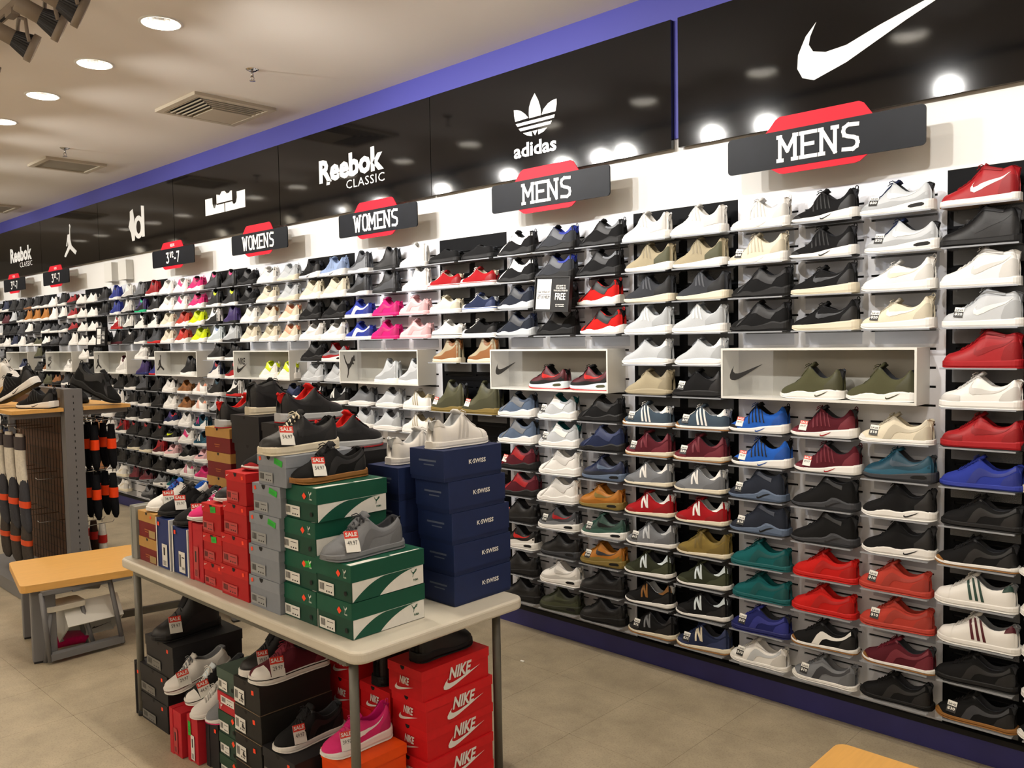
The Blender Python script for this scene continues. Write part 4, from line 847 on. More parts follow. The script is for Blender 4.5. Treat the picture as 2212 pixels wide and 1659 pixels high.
def vent(cx, cy, w, d, label, kind):
    t = thing('air_vent', label, 'air vent', (cx, cy, CEIL), group='ceiling air vents')
    f = MB(); q = .045
    for a in ((-w/2, w/2, -d/2, -d/2+q), (-w/2, w/2, d/2-q, d/2), (-w/2, -w/2+q, -d/2+q, d/2-q), (w/2-q, w/2, -d/2+q, d/2-q)): f.box(*a, -.022, 0)
    f.build('frame', M_vent, t)
    MB().box(-w/2+q, w/2-q, -d/2+q, d/2-q, -.004, -.001).build('duct_opening', M_slot, t)
    if kind == 'L':
        n = 5; s = .042
        for k in range(n):
            a = w/2-q-.012-k*s; b = -d/2+q+.012+k*s
            MB().box(a-.005, a+.005, b, d/2-q, -.02, -.013).box(-w/2+q, a+.005, b-.005, b+.005, -.02, -.013).build('louver', M_vent, t)
        a = w/2-q-.012-n*s; b = -d/2+q+.012+n*s
        MB().box(-w/2+q, a, b, d/2-q, -.02, -.004).build('blank_plate', M_vent, t)
    else:
        MB().box(-w/2+q, w/2-q, -d/2+q, d/2-q, -.012, -.005).build('perforated_plate', mat('perforated_grey', '#8b8272', rough=.7, noise=.15, nscale=400), t)
vent(-5.83, -.605, .62, .62, 'square ceiling air vent with angled louvers, nearest to the camera', 'L')
vent(-8.53, -.70, .5, .53, 'square ceiling grille with plain grey face, further away', 'P')
vent(-11.7, -.55, .6, .6, 'square ceiling air vent at far left of the ceiling', 'P')
for x, y, lb in ((-4.85, -.865, 'chrome fire sprinkler on ceiling beside the nearest louvered vent'), (-7.85, -.95, 'chrome fire sprinkler on ceiling beside the grey grille')):
    t = thing('fire_sprinkler', lb, 'sprinkler', (x, y, CEIL), group='fire sprinklers')
    MB().lathe([(0, -.012), (.02, -.012), (.038, -.002), (.04, 0)], 20).build('escutcheon', M_chr, t)
    MB().tube([(0, 0, -.01), (0, 0, -.045)], .008, 10).tube([(.0, .009, -.045), (0, .012, -.055), (0, .002, -.068)], .003, 6).tube([(.0, -.009, -.045), (0, -.012, -.055), (0, -.002, -.068)], .003, 6).build('sprinkler_body', M_chr, t)
    MB().lathe([(0, -.066), (.018, -.068), (.018, -.071), (0, -.072)], 12).build('deflector', M_chr, t)
t = thing('track_rail', 'long grey ceiling track carrying the spotlights', 'light track', (0, -2.24, CEIL))
MB().box(-14, 1.6, -.018, .018, -.035, -.002).build('rail', M_track, t); MB().box(-14, 1.6, -.007, .007, -.037, -.033).build('track_slot', M_slot, t)
DN = Vector((.5, 2.2, -1.0)).normalized(); QM = DN.to_track_quat('Z', 'Y').to_matrix().to_4x4()
hb = MB().lathe([(0, -.15), (.035, -.15), (.038, -.145), (.04, -.045), (.036, -.04), (0, -.04)], 24).xf(QM).mesh('lamp_body', M_track)
nf = 28; hf = MB(); vs = []
for r, z in ((.04, -.045), (.052, -.01), (.066, .035), (.066, .045)):
    vs += [(r*(1-.06*(k % 2))*math.cos(2*math.pi*k/(2*nf)), r*(1-.06*(k % 2))*math.sin(2*math.pi*k/(2*nf)), z) for k in range(2*nf)]
hf.add(vs, [(q*2*nf+k, q*2*nf+(k+1) % (2*nf), (q+1)*2*nf+(k+1) % (2*nf), (q+1)*2*nf+k) for q in range(3) for k in range(2*nf)])
hfm = hf.xf(QM).mesh('ribbed_lamp', M_fin)
hr = MB().lathe([(.068, .03), (.072, .03), (.072, .062), (.06, .064), (.06, .045), (.068, .043), (.068, .03)], 28).xf(QM).mesh('front_ring', M_track)
hl = MB().lathe([(0, .047), (.058, .047)], 24).xf(QM).mesh('lens', M_lamp)
hy = MB().tube([(0, -.03, .15), (0, -.01, .125), (-.06, -.0, .10), (-.078, 0, .03), (-.07, .01, -.01)], .009, 8).tube([(0, -.01, .125), (.06, -.0, .10), (.075, 0, .03), (.07, .01, -.01)], .009, 8).mesh('yoke', M_track)
ha = MB().box(-.05, .05, -.06, -.02, .12, .15).mesh('track_adapter', M_track)
for i, hx in enumerate(HEADS):
    t = thing('track_spotlight', 'grey track spotlight with ribbed lamp, '+['rightmost on the track', 'second from right on track', 'third from right on track', 'fourth from right on track', 'fifth from right on track', 'above the top picture edge', 'right one of three at top left corner', 'middle of three at top left corner', 'left of three at top left corner', 'first past left picture edge', 'second past left picture edge', 'third past left picture edge', 'fourth past left picture edge', 'fifth past left picture edge', 'third from far end', 'second from far end', 'at far end'][i], 'spotlight', (hx, -2.2, 3.25), group='track spotlights')
    for n, me in (('lamp_body', hb), ('ribbed_lamp', hfm), ('front_ring', hr), ('lens', hl), ('yoke', hy), ('track_adapter', ha)): link(n, me, t)

# ------------------------------------------------------------ shoe boxes
def shoebox(x0, x1, y0, y1, z0, z1, style, label, group=None, lid=.036, rz=0, lidside=None, dot=1, green=0, big=0):
    cx, cy = (x0+x1)/2, (y0+y1)/2; W, D, H = (x1-x0)/2, (y1-y0)/2, z1-z0-.0012
    t = thing('shoe_box', label, 'shoe box', (cx, cy, z0+.0004), R(rz), group)
    ST = dict(puma=('#0b3b2c', '#094b38'), ks=('#152349', '#17264f'), grey=('#7f858e', '#878d96'), red=('#a81318', '#bb1a1c'), rn=('#c8161c', '#d01a20'), tan=('#6e1517', '#b98e4e'), blk=('#17171a', '#1b1b1e'),
              jor=('#1a1917', '#1c1b19'), blu=('#1d2f66', '#c9ccd2'), dgr=('#20382d', '#24402f'), lgr=('#3a4a42', '#3f5047'), pred=('#b3202b', '#b3202b'), orr=('#e04a12', '#e8500f'), lig=('#8a8b86', '#93948e'))
    bc, lc = ST[style]; e = .0028
    if lidside is None:
        MB().rbox(-W+e, W-e, -D+e, D-e, 0, H-.002, .0012, seg=1).build('body', M_obj, t, bc)
        MB().rbox(-W, W, -D, D, H-lid, H, .0016, seg=1).build('lid', M_obj, t, lc)
    else:      # box standing on its long edge, lid on the left or the right
        a, b = (-W, -W+lid) if lidside < 0 else (W-lid, W)
        MB().rbox(-W+e*(lidside < 0), W-e*(lidside > 0), -D+e, D-e, .002, H-e, .0012, seg=1).build('body', M_obj, t, bc)
        MB().rbox(a, b, -D, D, 0, H, .0012, seg=1).build('lid', M_obj, t, lc)
    F = lambda u, v, o=.0007: (-W+u*2*W, -D-o, v*H); G = lambda u, v, o=.0007: (W+o, -D+u*2*D, v*H)
    def quad(mb, fn, u0, u1, v0, v1, mi=0, o=.0007): mb.add([fn(u0, v0, o), fn(u1, v0, o), fn(u1, v1, o), fn(u0, v1, o)], [(0, 1, 2, 3)], mi)
    def txt(mb, fn, s, u, v, wd, hh, mi=0, o=.001, **k):
        v_, f = textw(s, wd, hh, **k)
        if fn is F: mb.add([(-W+u*2*W+a, -D-o, v*H+c) for a, b, c in v_], f, mi)
        else: mb.add([(W+o, -D+u*2*D+a, v*H+c) for a, b, c in v_], f, mi)
    def label_(u0, u1, v0, v1, m=M_card):
        L = MB(); quad(L, F, u0, u1, v0, v1, 0, .0008); du = (u1-u0); dv = v1-v0
        if du*W > dv*H*.3:
            for k in range(7): quad(L, F, u0+du*(.08+.045*k), u0+du*(.08+.045*k+.02+.012*(k % 2)), v0+dv*.25, v0+dv*.85, 1, .0011)
            for k in range(3): quad(L, F, u0+du*(.5+.15*k), u0+du*(.58+.15*k), v0+dv*.15, v0+dv*.28, 1, .0011)
            quad(L, F, u0+du*.5, u0+du*.9, v0+dv*.7, v0+dv*.76, 1, .0011)
        else:
            for k in range(7): quad(L, F, u0+du*.2, u0+du*.75, v0+dv*(.06+.03*k), v0+dv*(.075+.03*k), 1, .0011)
            quad(L, F, u0+du*.3, u0+du*.6, v0+dv*.5, v0+dv*.85, 1, .0011)
        L.build('size_label', [m, M_black], t)
    def hole(u, v, r=.0115, top=False):
        pts = [(u*2*W-W+r*math.cos(a), v*H+r*1.25*math.sin(a)) for a in [math.pi+math.pi*k/8 for k in range(9)]] if top else [(u*2*W-W+r*math.cos(2*math.pi*k/12), v*H+r*1.1*math.sin(2*math.pi*k/12)) for k in range(12)]
        MB().add([(a, -D-.0008, b) for a, b in pts], [tuple(range(len(pts)))]).build('finger_hole', M_slot, t)
    def dotq(u, v, s=.013, m=M_org, rot=45):
        c = [(-1, -1), (1, -1), (1, 1), (-1, 1)]; a = R(rot); z = v*H; x = -W+u*2*W
        MB().add([(x+s/1.414*(p*math.cos(a)-q*math.sin(a)), -D-.0016, z+s/1.414*(p*math.sin(a)+q*math.cos(a))) for p, q in c], [(0, 1, 2, 3)]).build('price_dot', m, t)
    def gst(u, v, w_=.026, h_=.012, rot=0):
        a = R(rot); x = -W+u*2*W; z = v*H; g = MB()
        g.add([(x+p*math.cos(a)-q*math.sin(a), -D-.0014, z+p*math.sin(a)+q*math.cos(a)) for p, q in ((-w_, -h_), (w_, -h_), (w_, h_), (-w_, h_))], [(0, 1, 2, 3)])
        for k in range(3): g.add([(x+p*math.cos(a)-q*math.sin(a), -D-.0017, z+p*math.sin(a)+q*math.cos(a)) for p, q in ((-w_*.8, h_*(.1-.3*k)), (w_*.5, h_*(.1-.3*k)), (w_*.5, h_*(.2-.3*k)), (-w_*.8, h_*(.2-.3*k)))], [(0, 1, 2, 3)], 1)
        g.build('green_sticker', [M_grn, mat('green_ink', '#0d6a1a')], t)
    if style == 'puma':
        s = MB(); zb = (H-lid)/H
        s.box(W-e+.0002, W-.0008, -D+.006, D-.006, .0015, H-lid-.0008)
        n = 14; T, B = [], []
        for k in range(n):
            q = k/(n-1); T.append((.02+.46*q, zb*(.02+.95*math.sin(q*math.pi/2)**.9))); B.append((.37+.55*q**1.3, zb*(.02+.95*math.sin(q*math.pi/2)**1.1)))
        s.build('side_print', M_obj, t, '#e4e3dd')
        s = MB().add([G(u, v, -.0003) for u, v in B]+[G(u, v, -.0003) for u, v in T], [(k, k+1, n+k+1, n+k) for k in range(n-1)])
        s.build('green_stripe', M_obj, t, '#094a38')
        s = MB(); bigcat(s, .80, .30, .026, 0, 0, fn=lambda a, b: G(a+(a-.80)*3.1, (.46*zb)+(b-.30)*9, .0001))
        txt(s, G, 'PUMA', .87, .17, .022, .008, 0, .0001, bold=.03); s.build('side_lettering', M_obj, t, '#0a4a35')
        q = MB(); q.add([(W-.03, -D+.004, H+.0006), (W-.006, -D+.004, H+.0006), (W-.006, D*.1, H+.0006), (W-.02, D*.1, H+.0006), (W-.012, D*.9, H+.0006), (W-.006, D*.9, H+.0006), (W-.03, D*-.4, H+.0006)], [(0, 1, 2, 6), (2, 5, 4, 3)]); q.build('lid_stripe', M_card, t)
        label_(.08, .52, .06, .38); hole(.84, .22, .008)
        c = MB(); bigcat(c, W*.58, H*.70, .022, -D-.001, 0); txt(c, F, 'PUMA', .84, .66, .017, .006, 0, .001, bold=.02); c.build('printed_logo', M_card, t)
        dotq(.66, .73, .013)
        if green: gst(.76, .75, .022, .011, 8)
    elif style == 'ks':
        s = MB(); txt(s, G, 'K·SWISS', .62 if not big else big, .55, .088, .017, 0, .001, bold=.03); s.build('side_lettering', M_card, t)
        s = MB(); quad(s, F, .28, .78, .62, .68); quad(s, F, .42, .72, .5, .54); s.build('end_lettering', mat('faded_print', '#566075'), t)
    elif style == 'grey':
        hole(.42, .985, .013, True); dotq(.12, .85, .010, M_org, 20); label_(.06, .55, .1, .42, mat('label_grey', '#979a9b'))
        if green: gst(.76, .8, .027, .011, -12)
    elif style in ('red',):
        s = MB(); swoosh(s, -W*.88, H*.84, .022, -D-.001); s.build('printed_tick', M_card, t)
        hole(.5, .985, .012, True); label_(.06, .62, .1, .4, mat('label_red', '#b5403f'))
        if dot: dotq(.85, .86, .010, M_org, 10)
        if green: gst(.62, .84, .022, .012, 5)
    elif style == 'rn':
        s = MB(); txt(s, G, 'NIKE', .55, .6, .115, .045, 0, .001, bold=.035, shear=.3); swoosh(s, 0, 0, 1, fn=lambda a, b: G(.3+a*.55, .12+b*.9, .0012)); s.build('side_lettering', M_card, t)
        s = MB(); txt(s, F, 'NIKE', .5, .52, .055, .028, 0, .001, bold=.035, shear=.25); swoosh(s, 0, 0, 1, fn=lambda a, b: F(.22+a*.55, .14+b*.55, .0012)); s.build('end_lettering', M_card, t); hole(.45, .985, .012, True)
    elif style == 'tan':
        s = MB(); quad(s, F, .38, .6, .3, .34); quad(s, F, .4, .58, .22, .25); s.build('printed_mark', mat('print_gold', '#a8642a'), t); hole(.5, .99, .010, True)
        if dot: dotq(.75, .84, .009, M_org, 20)
        if green: MB().add([F(.62, .05), F(.97, .05), F(.97, .33), F(.62, .33)], [(0, 1, 2, 3)]).build('size_label', mat('label_tan', '#a48a5a'), t)
    elif style == 'blk':
        hole(.5, .985, .012, True)
        if dot: dotq(.82, .82, .011, M_org, 3)
        if big: label_(.05, .55, .1, .38, mat('label_dark', '#6b6a66'))
    elif style == 'jor':
        hole(.45, .97, .01, True); dotq(.75, .72, .012, M_org, 5); label_(.02, .42, .12, .62)
        s = MB(); quad(s, G, .0, 1, .01, .045); quad(s, F, 0, 1, .01, .045); s.build('brown_piping', mat('piping_brown', '#6b5a46', rough=.6), t)
        s = MB(); pts = [(.28, .3), (.38, .27), (.4, .32), (.36, .36), (.34, .46), (.3, .45)]; s.add([F(u, v, .0013) for u, v in pts], [tuple(range(6))]); s.build('label_shoe_print', M_black, t)
    elif style == 'blu':
        label_(.4, .78, .06, .5); dotq(.2, .88, .012, M_org, 0)
        s = MB(); quad(s, F, .0, .07, 0, 1); quad(s, F, .93, 1, 0, 1); s.build('white_edges', M_card, t)
    elif style in ('pred', 'orr', 'dgr', 'lgr', 'lig'):
        if style == 'pred' and lidside is None: label_(.2, .95, .45, .85); s = MB(); bigcat(s, -W*.7, H*.1, .025, -D-.001); s.build('printed_logo', M_card, t)
        if style == 'pred' and lidside is not None: label_(.35, .7, .06, .6, M_card if big else mat('label_red', '#b5403f'))
        if style in ('dgr', 'lgr'): label_(.1, .6, .12, .55); hole(.88, .3, .008)
        if style == 'dgr': dotq(.85, .8, .013); 
        if green: gst(.25, .72, .011, .03)
    return t
T0 = .7405
# green boxes
gx = [(-2.688, -2.472), (-2.69, -2.47), (-2.688, -2.465), (-2.675, -2.457)]; gz = [T0, .862, .982, 1.103, 1.223]
for i in range(4): shoebox(*gx[i], -2.06+.004*(i % 2), -1.752, gz[i], gz[i+1], 'puma', 'dark green shoe box in the left green stack, %s' % ['at the bottom on the table', 'second from bottom, green sticker above', 'third from bottom', 'topmost, under gum-soled shoe'][i], 'green shoe boxes on the table', lid=.056, green=(i == 1))
for i in range(2): shoebox(-2.468, -2.264, -2.06, -1.745, [T0, .864][i], [.864, .989][i], 'puma', ['dark green shoe box at the near table corner, lower one', 'dark green shoe box under the grey suede sneaker'][i], 'green shoe boxes on the table', lid=.056)
gx = [(-2.888, -2.674), (-2.882, -2.672), (-2.872, -2.66), (-2.842, -2.649), (-2.80, -2.607)]; gz = [T0, .857, .976, 1.097, 1.21, 1.322]
for i in range(5): shoebox(*gx[i], -2.08, -1.77, gz[i], gz[i+1], 'grey', 'grey shoe box in the grey stack, %s' % ['bottom one', 'second from bottom', 'middle one with green sticker', 'second from top with green sticker', 'topmost, under cream-laced black shoe'][i], 'grey shoe boxes on the table', lid=.04, green=(i > 1))
gx = [(-3.11, -2.898), (-3.095, -2.895), (-3.075, -2.893), (-3.045, -2.89)]; gz = [T0, .86, .985, 1.11, 1.234]
for i in range(4): shoebox(*gx[i], -2.08, -1.77, gz[i], gz[i+1], 'red', 'red shoe box in the taller red stack, %s' % ['bottom one', 'second from bottom', 'third from bottom', 'topmost with orange lid edge'][i], 'red shoe boxes on the table', lid=.034)
gz = [T0, .841, .959, 1.081]
for i in range(3): shoebox(-3.272, -3.114, -2.07, -1.77, gz[i], gz[i+1], 'red', 'red shoe box in the shorter red stack, %s' % ['bottom one', 'middle one with green sticker', 'top one with green sticker'][i], 'red shoe boxes on the table', lid=.034, green=(i > 0), dot=(i == 0))
shoebox(-3.396, -3.28, -2.07, -1.77, T0, .985, 'pred', 'tall red shoe box standing on its side between blue and red boxes', lid=.03, lidside=-1)
shoebox(-3.555, -3.405, -2.07, -1.76, T0, .945, 'blu', 'blue shoe box with white edges on its side, right one of two', 'blue shoe boxes on their sides', lid=.012, lidside=1)
shoebox(-3.70, -3.565, -2.075, -1.76, T0, .965, 'blu', 'blue shoe box with white edges on its side, left one of two', 'blue shoe boxes on their sides', lid=.012, lidside=1)
for i in range(2): shoebox(-3.89, -3.706, -2.075, -1.78, [T0, .853][i], [.853, .971][i], 'tan', ['dark red box with tan lid on the table edge, lower of two', 'dark red box with tan lid and orange dot, upper of two'][i], lid=.045, dot=(i == 1), green=1)
shoebox(-3.953, -3.897, -2.085, -1.80, T0, .987, 'lig', 'narrow grey box standing upright at the left table end', lid=.012, lidside=-1)
shoebox(-3.995, -3.962, -1.97, -1.68, T0, .89, 'blk', 'dark box standing at the left rear table corner', lid=.01, lidside=-1, dot=0)
gy = [(-1.607, -1.308), (-1.606, -1.306), (-1.613, -1.311), (-1.625, -1.33), (-1.646, -1.348)]; gz = [T0, .853, .971, 1.089, 1.207, 1.323]
for i in range(5): shoebox(-2.452+.004*(i % 2), -2.26, *gy[i], gz[i], gz[i+1], 'ks', 'navy shoe box with white lettering, %s' % ['bottom of the five', 'second from bottom of the five', 'middle of the five', 'second from top of the five', 'top of the five'][i], 'navy shoe boxes on the table', lid=.1, big=.56 if i > 1 else .62)
for i in range(4): shoebox(-2.672, -2.482, -1.678, -1.38, T0+.126*i, T0+.126*(i+1), 'ks', 'navy shoe box in the stack behind, %s' % ['bottom one', 'second from bottom', 'third from bottom', 'topmost, carrying the rear white shoe'][i], 'navy shoe boxes on the table', lid=.1)
gz = [T0+.1175*i for i in range(6)]
for i in range(5): shoebox(-3.862+.006*(i % 2), -3.625, -1.75, -1.44, gz[i], gz[i+1], 'tan', 'dark red shoe box with tan lid in rear stack, %s' % ['bottom one', 'second from bottom', 'third from bottom', 'second from top', 'topmost'][i], 'red and tan shoe boxes at the back', lid=.045, dot=0)
for i in range(5): shoebox(-3.612+.01*(i % 2), -3.36, -1.75+.01*(i % 2), -1.42, T0+.1315*i, T0+.1315*(i+1), 'blk', 'black shoe box in the left rear black stack, %s' % ['bottom one', 'second from bottom', 'third from bottom', 'second from top', 'topmost, under the black boot'][i], 'black shoe boxes at the back', dot=0)
for i in range(5): shoebox(-3.34, -3.105, -1.75, -1.40, T0+.1272*i, T0+.1272*(i+1), 'blk', 'black shoe box in the right rear black stack, %s' % ['bottom one', 'second from bottom', 'third from bottom', 'second from top', 'topmost, under the red-lined shoe'][i], 'black shoe boxes at the back', dot=0)
for i in range(4): shoebox(-3.06, -2.75, -1.64, -1.40, T0+.1355*i, T0+.1355*(i+1), 'blk', 'black shoe box behind the grey stack, %s' % ['bottom one', 'second from bottom', 'third from bottom', 'topmost'][i], 'black shoe boxes at the back', dot=0)
# ------------------------------------------------------------ folding table
t = thing('folding_table', 'long folding table with cream plastic top and dark metal legs, piled with shoe boxes', 'table', (-3.08, -1.73, 0))
MB().rbox(-.925, .925, -.395, .395, .697, .740, .05, seg=6, er=.011).build('table_top', M_ttop, t)
for lx, ly in ((.81, -.325), (.81, .345), (-.845, -.345), (-.845, .345)):
    MB().tube([(lx, ly, .700), (lx, ly, .012)], .0165, 14).build('leg', M_leg, t)
    MB().lathe([(0, 0), (.02, 0), (.02, .02), (.0165, .022)], 12, c=(lx, ly, 0)).build('foot_cap', M_dark, t)
for sx in (.81, -.845):
    MB().box(sx-.012, sx+.012, -.34, .36, .674, .697).build('leg_bracket', M_leg, t)
MB().box(-.84, .82, -.36, -.335, .665, .697).build('apron_rail', M_leg, t); MB().box(-.84, .82, .335, .36, .665, .697).build('apron_rail', M_leg, t)

# ------------------------------------------------------------ sneakers standing on the boxes of the table
def place(m, spec, x, y, z, rz, label, tg=None, side=None, scale=1, tsc=1.5, rot=None, tt=.26):
    sd = side or (-1 if rz > 0 or (rot and rz == 0) else 1)
    t = sneaker(m, spec, (x, y, z+.0006), R(rz), label, scale=scale, rot=rot, side=sd)
    if tg: price_tag(t, m, tg, tsc, sd, tt)
    return t
place('ss', ('w', 'w', 'w', 'o=w,l=w,i=l'), -2.352, -1.492, 1.323, -88, 'white leather sneaker on top of the five navy boxes', scale=1.0)
place('ss', ('w', 'w', 'w', 'o=w,l=w,i=l'), -2.575, -1.50, 1.245, -92, 'white leather sneaker on the rear navy stack, partly hidden', scale=1.0)
place('af', ('k', 'c', 'k', 'l=c,o=c,i=k'), -2.70, -1.965, 1.322, 88, 'black suede shoe with cream laces on the grey boxes', 'SALE54.97', scale=1.08)
place('ct', ('k', 'K', 'k', 'o=K,l=k,i=k'), -2.585, -1.915, 1.223, 90, 'black leather sneaker with gum sole on the left green stack', 'SALE54.97', scale=1.06)
place('ct', ('g', 'g', 'g', 'o=g,l=d,i=d'), -2.372, -1.93, .989, 88, 'grey suede sneaker on the right green boxes', 'SALE49.97', scale=1.1)
place('af', ('k', 'l', 'k', 'i=R,t=R,l=k,o=r,h=R'), -3.235, -1.565, 1.377, -88, 'black sneaker with red lining, upper one, toe to the right', scale=1.15)
place('af', ('k', 'l', 'k', 'i=R,t=R,l=k,o=r,h=R'), -2.90, -1.60, 1.2825, -90, 'black sneaker with red lining behind the cream-laced shoe', scale=1.1)
place('af', ('k', 'l', 'k', 'i=R,t=R,l=k,o=r,h=R'), -3.72, -1.60, 1.328, -90, 'black sneaker with red lining on the tan-lidded boxes', scale=1.1)
place('md', ('k', 'c', 'k', 'l=k,o=c,i=k,h=k'), -3.50, -1.58, 1.398, -90, 'black leather ankle boot with cream sole on the black boxes')
place('ct', ('w', 'w', 'w', 'i=b,t=b,l=u,o=w'), -3.79, -1.925, .972, 92, 'white and blue sneaker with purple laces at table left', 'SALE36.97', scale=1.02)
place('ct', ('k', 'k', 'k', 'l=k'), -3.66, -1.93, .968, 90, 'black sneaker beside the white and blue one', 'SALE39.97', scale=1.0)
place('ct', ('k', 'k', 'k', 'l=k'), -3.50, -1.93, .947, 92, 'black sneaker with bow laces between black and magenta shoes', 'SALE44.97', scale=1.05)
place('ro', ('F', 'w', 'p', 'l=L,t=F'), -3.35, -1.95, .987, 90, 'magenta sneaker with pale striped laces at the table edge', None, scale=.95)
place('rt', ('k', 'w', 'w', 'o=r,l=w'), -2.965, -1.90, 1.234, 90, 'black sneaker with white laces and red sole on top red box', None)
place('am', ('k', 'w', 'w', 'l=w'), -3.19, -1.92, 1.081, 90, 'black and white sneaker on the shorter red stack', None, scale=.9)

# ------------------------------------------------------------ boxes and shoes on the floor under the table
gz = [0, .127, .262, .41]
for i in range(3): shoebox(*[(-3.9, -3.625), (-3.903, -3.617), (-3.83, -3.55)][i], -2.09, -1.76, gz[i], gz[i+1], 'blk', ['black shoe box on the floor under table left, lowest', 'black shoe box under the table left, middle', 'black shoe box under the table left, top one carrying the boot'][i], 'black shoe boxes under the table', big=1, lid=.045)
shoebox(-3.965, -3.915, -2.09, -1.80, 0, .255, 'blk', 'narrow black box standing beside the left front table leg', lid=.012, lidside=-1)
shoebox(-3.47, -3.368, -2.15, -1.83, 0, .197, 'pred', 'bright red shoe box standing on its side, left one under the table', lid=.03, lidside=-1)
shoebox(-3.350, -3.262, -2.13, -1.83, 0, .195, 'pred', 'bright red shoe box on its side with green sticker', lid=.03, lidside=-1, green=1, big=1)
shoebox(-3.248, -3.145, -2.10, -1.80, 0, .205, 'blk', 'black shoe box standing on its side beside the red one', lid=.03, lidside=-1)
for i, (a, b, st) in enumerate(((0, .09, 'dgr'), (.09, .18, 'dgr'), (.18, .27, 'dgr'), (.27, .347, 'pred'), (.347, .444, 'lgr'))):
    shoebox(-3.135, -2.995, -2.1, -1.79, a, b, st, ['dark green box on the floor, bottom of the narrow stack', 'dark green box, second in the narrow floor stack', 'dark green box, third in the narrow floor stack', 'red shoe box in the narrow stack under table', 'grey-green shoe box topping the narrow stack under table'][i], 'narrow stack under the table', lid=.04)
gz = [0, .115, .225, .336, .448]
for i in range(4): shoebox(-2.99, -2.793-.004*(i % 2), -2.105, -1.79, gz[i], gz[i+1], 'jor', 'dark box with brown piping under table, %s' % ['lowest', 'second up', 'third up', 'top one under the maroon sneaker'][i], 'dark boxes with brown piping', lid=.04)
for i in range(2): shoebox(-2.78, -2.56, -2.11, -1.80, .12*i, .12*(i+1), 'blk', ['black shoe box on the floor near the front table leg', 'black shoe box under the black low sneaker, front leg'][i], 'black shoe boxes under the table', big=1)
for i in range(2): shoebox(-2.535, -2.325, -2.02, -1.795, .14*i, .14*(i+1), 'orr', ['orange shoe box on the floor behind the front table leg', 'orange shoe box behind the front leg, upper one'][i], 'orange shoe boxes')
gz = [0, .111, .222, .333, .444, .556]; gy = [-1.77, -1.775, -1.768, -1.775, -1.785]
for i in range(5): shoebox(-2.44+.006*(i % 2), -2.246+.006*(i % 2), gy[i], gy[i]+.335, gz[i], gz[i+1], 'rn', 'bright red box with large white lettering, right stack, %s' % ['lowest', 'second up', 'middle', 'fourth up', 'top one'][i], 'bright red lettered boxes under the table', lid=.034)
gz = [0, .102, .203, .304, .405]
for i in range(4): shoebox(-2.665, -2.475, -1.75, -1.42, gz[i], gz[i+1], 'rn', 'bright red box with white lettering, middle stack behind leg, %s' % ['lowest', 'second up', 'third up', 'top one'][i], 'bright red lettered boxes under the table', lid=.034)
gz = [0, .125, .25, .375, .5]
for i in range(4): shoebox(-2.90, -2.70, -1.74, -1.41, gz[i], gz[i+1], 'rn', 'red box in the rear left red stack under table, %s' % ['lowest', 'second up', 'third up', 'top one'][i], 'bright red lettered boxes under the table', lid=.034)
place('bk', ('k', 'k', 'k', 'l=k'), -3.69, -1.96, .41, 92, 'tall black boot on the black boxes under the table', 'SALE59.97', scale=1.12)
place('cv', ('w', 'w', 'm', 'l=g,i=g'), -3.50, -2.0, .264, 84, 'white canvas low top leaning beside the leopard shoe', 'SALE29.97', rot=(0, R(-14), R(84)))
place('cv', ('k', 'w', 'k', 'l=w,t=L,a=w'), -3.36, -1.98, .255, 85, 'black and white patterned sneaker with orange tag', 'SALE44.97', scale=.98, rot=(0, R(-16), R(85)))
place('ct', ('w', 'w', 'w', 'l=w'), -3.275, -2.02, .205, 88, 'white rubber-toed shoe on the red upright box', None, scale=.85, rot=(0, R(-5), R(88)))
place('ro', ('g', 'w', 'g', 'o=F,l=g'), -3.17, -1.99, .215, 88, 'grey sneaker with white and pink sole beside the stacks', None, scale=.95, rot=(0, R(-8), R(88)))
place('md', ('k', 'w', 'k', 'l=k'), -2.945, -1.96, .448, 90, 'black high top behind the maroon sneaker', 'SALE39.97', scale=.95)
place('cv', ('m', 'w', 'k', 'l=m,a=m'), -2.84, -1.95, .448, 88, 'maroon canvas shoe with white striped sole under table', 'SALE29.97', scale=1.12)
place('ct', ('k', 'w', 'k', 'l=k'), -2.69, -1.965, .24, 90, 'black low sneaker with white toe edge near front leg', 'SALE49.97', scale=1.0)
place('ro', ('F', 'w', 'w', 'i=h,t=h,o=w'), -2.44, -1.93, .281, 86, 'magenta knit sneaker with white tick on orange box', 'SALE39.97', scale=.95)
place('bk', ('k', 'k', 'k', 'l=k'), -2.345, -1.60, .556, -88, 'black boot on the right bright red boxes', None, scale=1.0)
place('bk', ('k', 'k', 'k', 'l=k'), -2.575, -1.60, .405, -90, 'black boot on the middle bright red boxes', None, scale=1.0)
MB().rbox(-.012, .012, -.006, .006, 0, .004, .003, seg=3).build('paper_scrap', M_card, label='tiny white paper scrap on the floor right of the table', cat='litter').location = (-3.02, -.441, .0005)

# ------------------------------------------------------------ benches
def bench(loc, rz, L, W, H, label, near=True):
    t = thing('bench', label, 'bench', loc, R(rz))
    MB().rbox(0, L, 0, W, H-.042, H, .035, seg=5, er=.003).build('seat', M_wood, t)
    for lx in (.05, L-.17):
        for ly in (.05, W-.11): MB().rbox(lx, lx+.12, ly, ly+.06, 0.012, H-.042, .006, seg=2).build('leg', M_beam, t); MB().box(lx+.004, lx+.116, ly+.004, ly+.056, 0, .012).build('foot', M_dark, t)
        MB().box(lx+.04, lx+.08, .11, W-.11, .12, .16).build('crossbar', M_beam, t)
    MB().box(.17, L-.17, W/2-.015, W/2+.015, .085, .125).build('stretcher', M_leg, t)
    return t
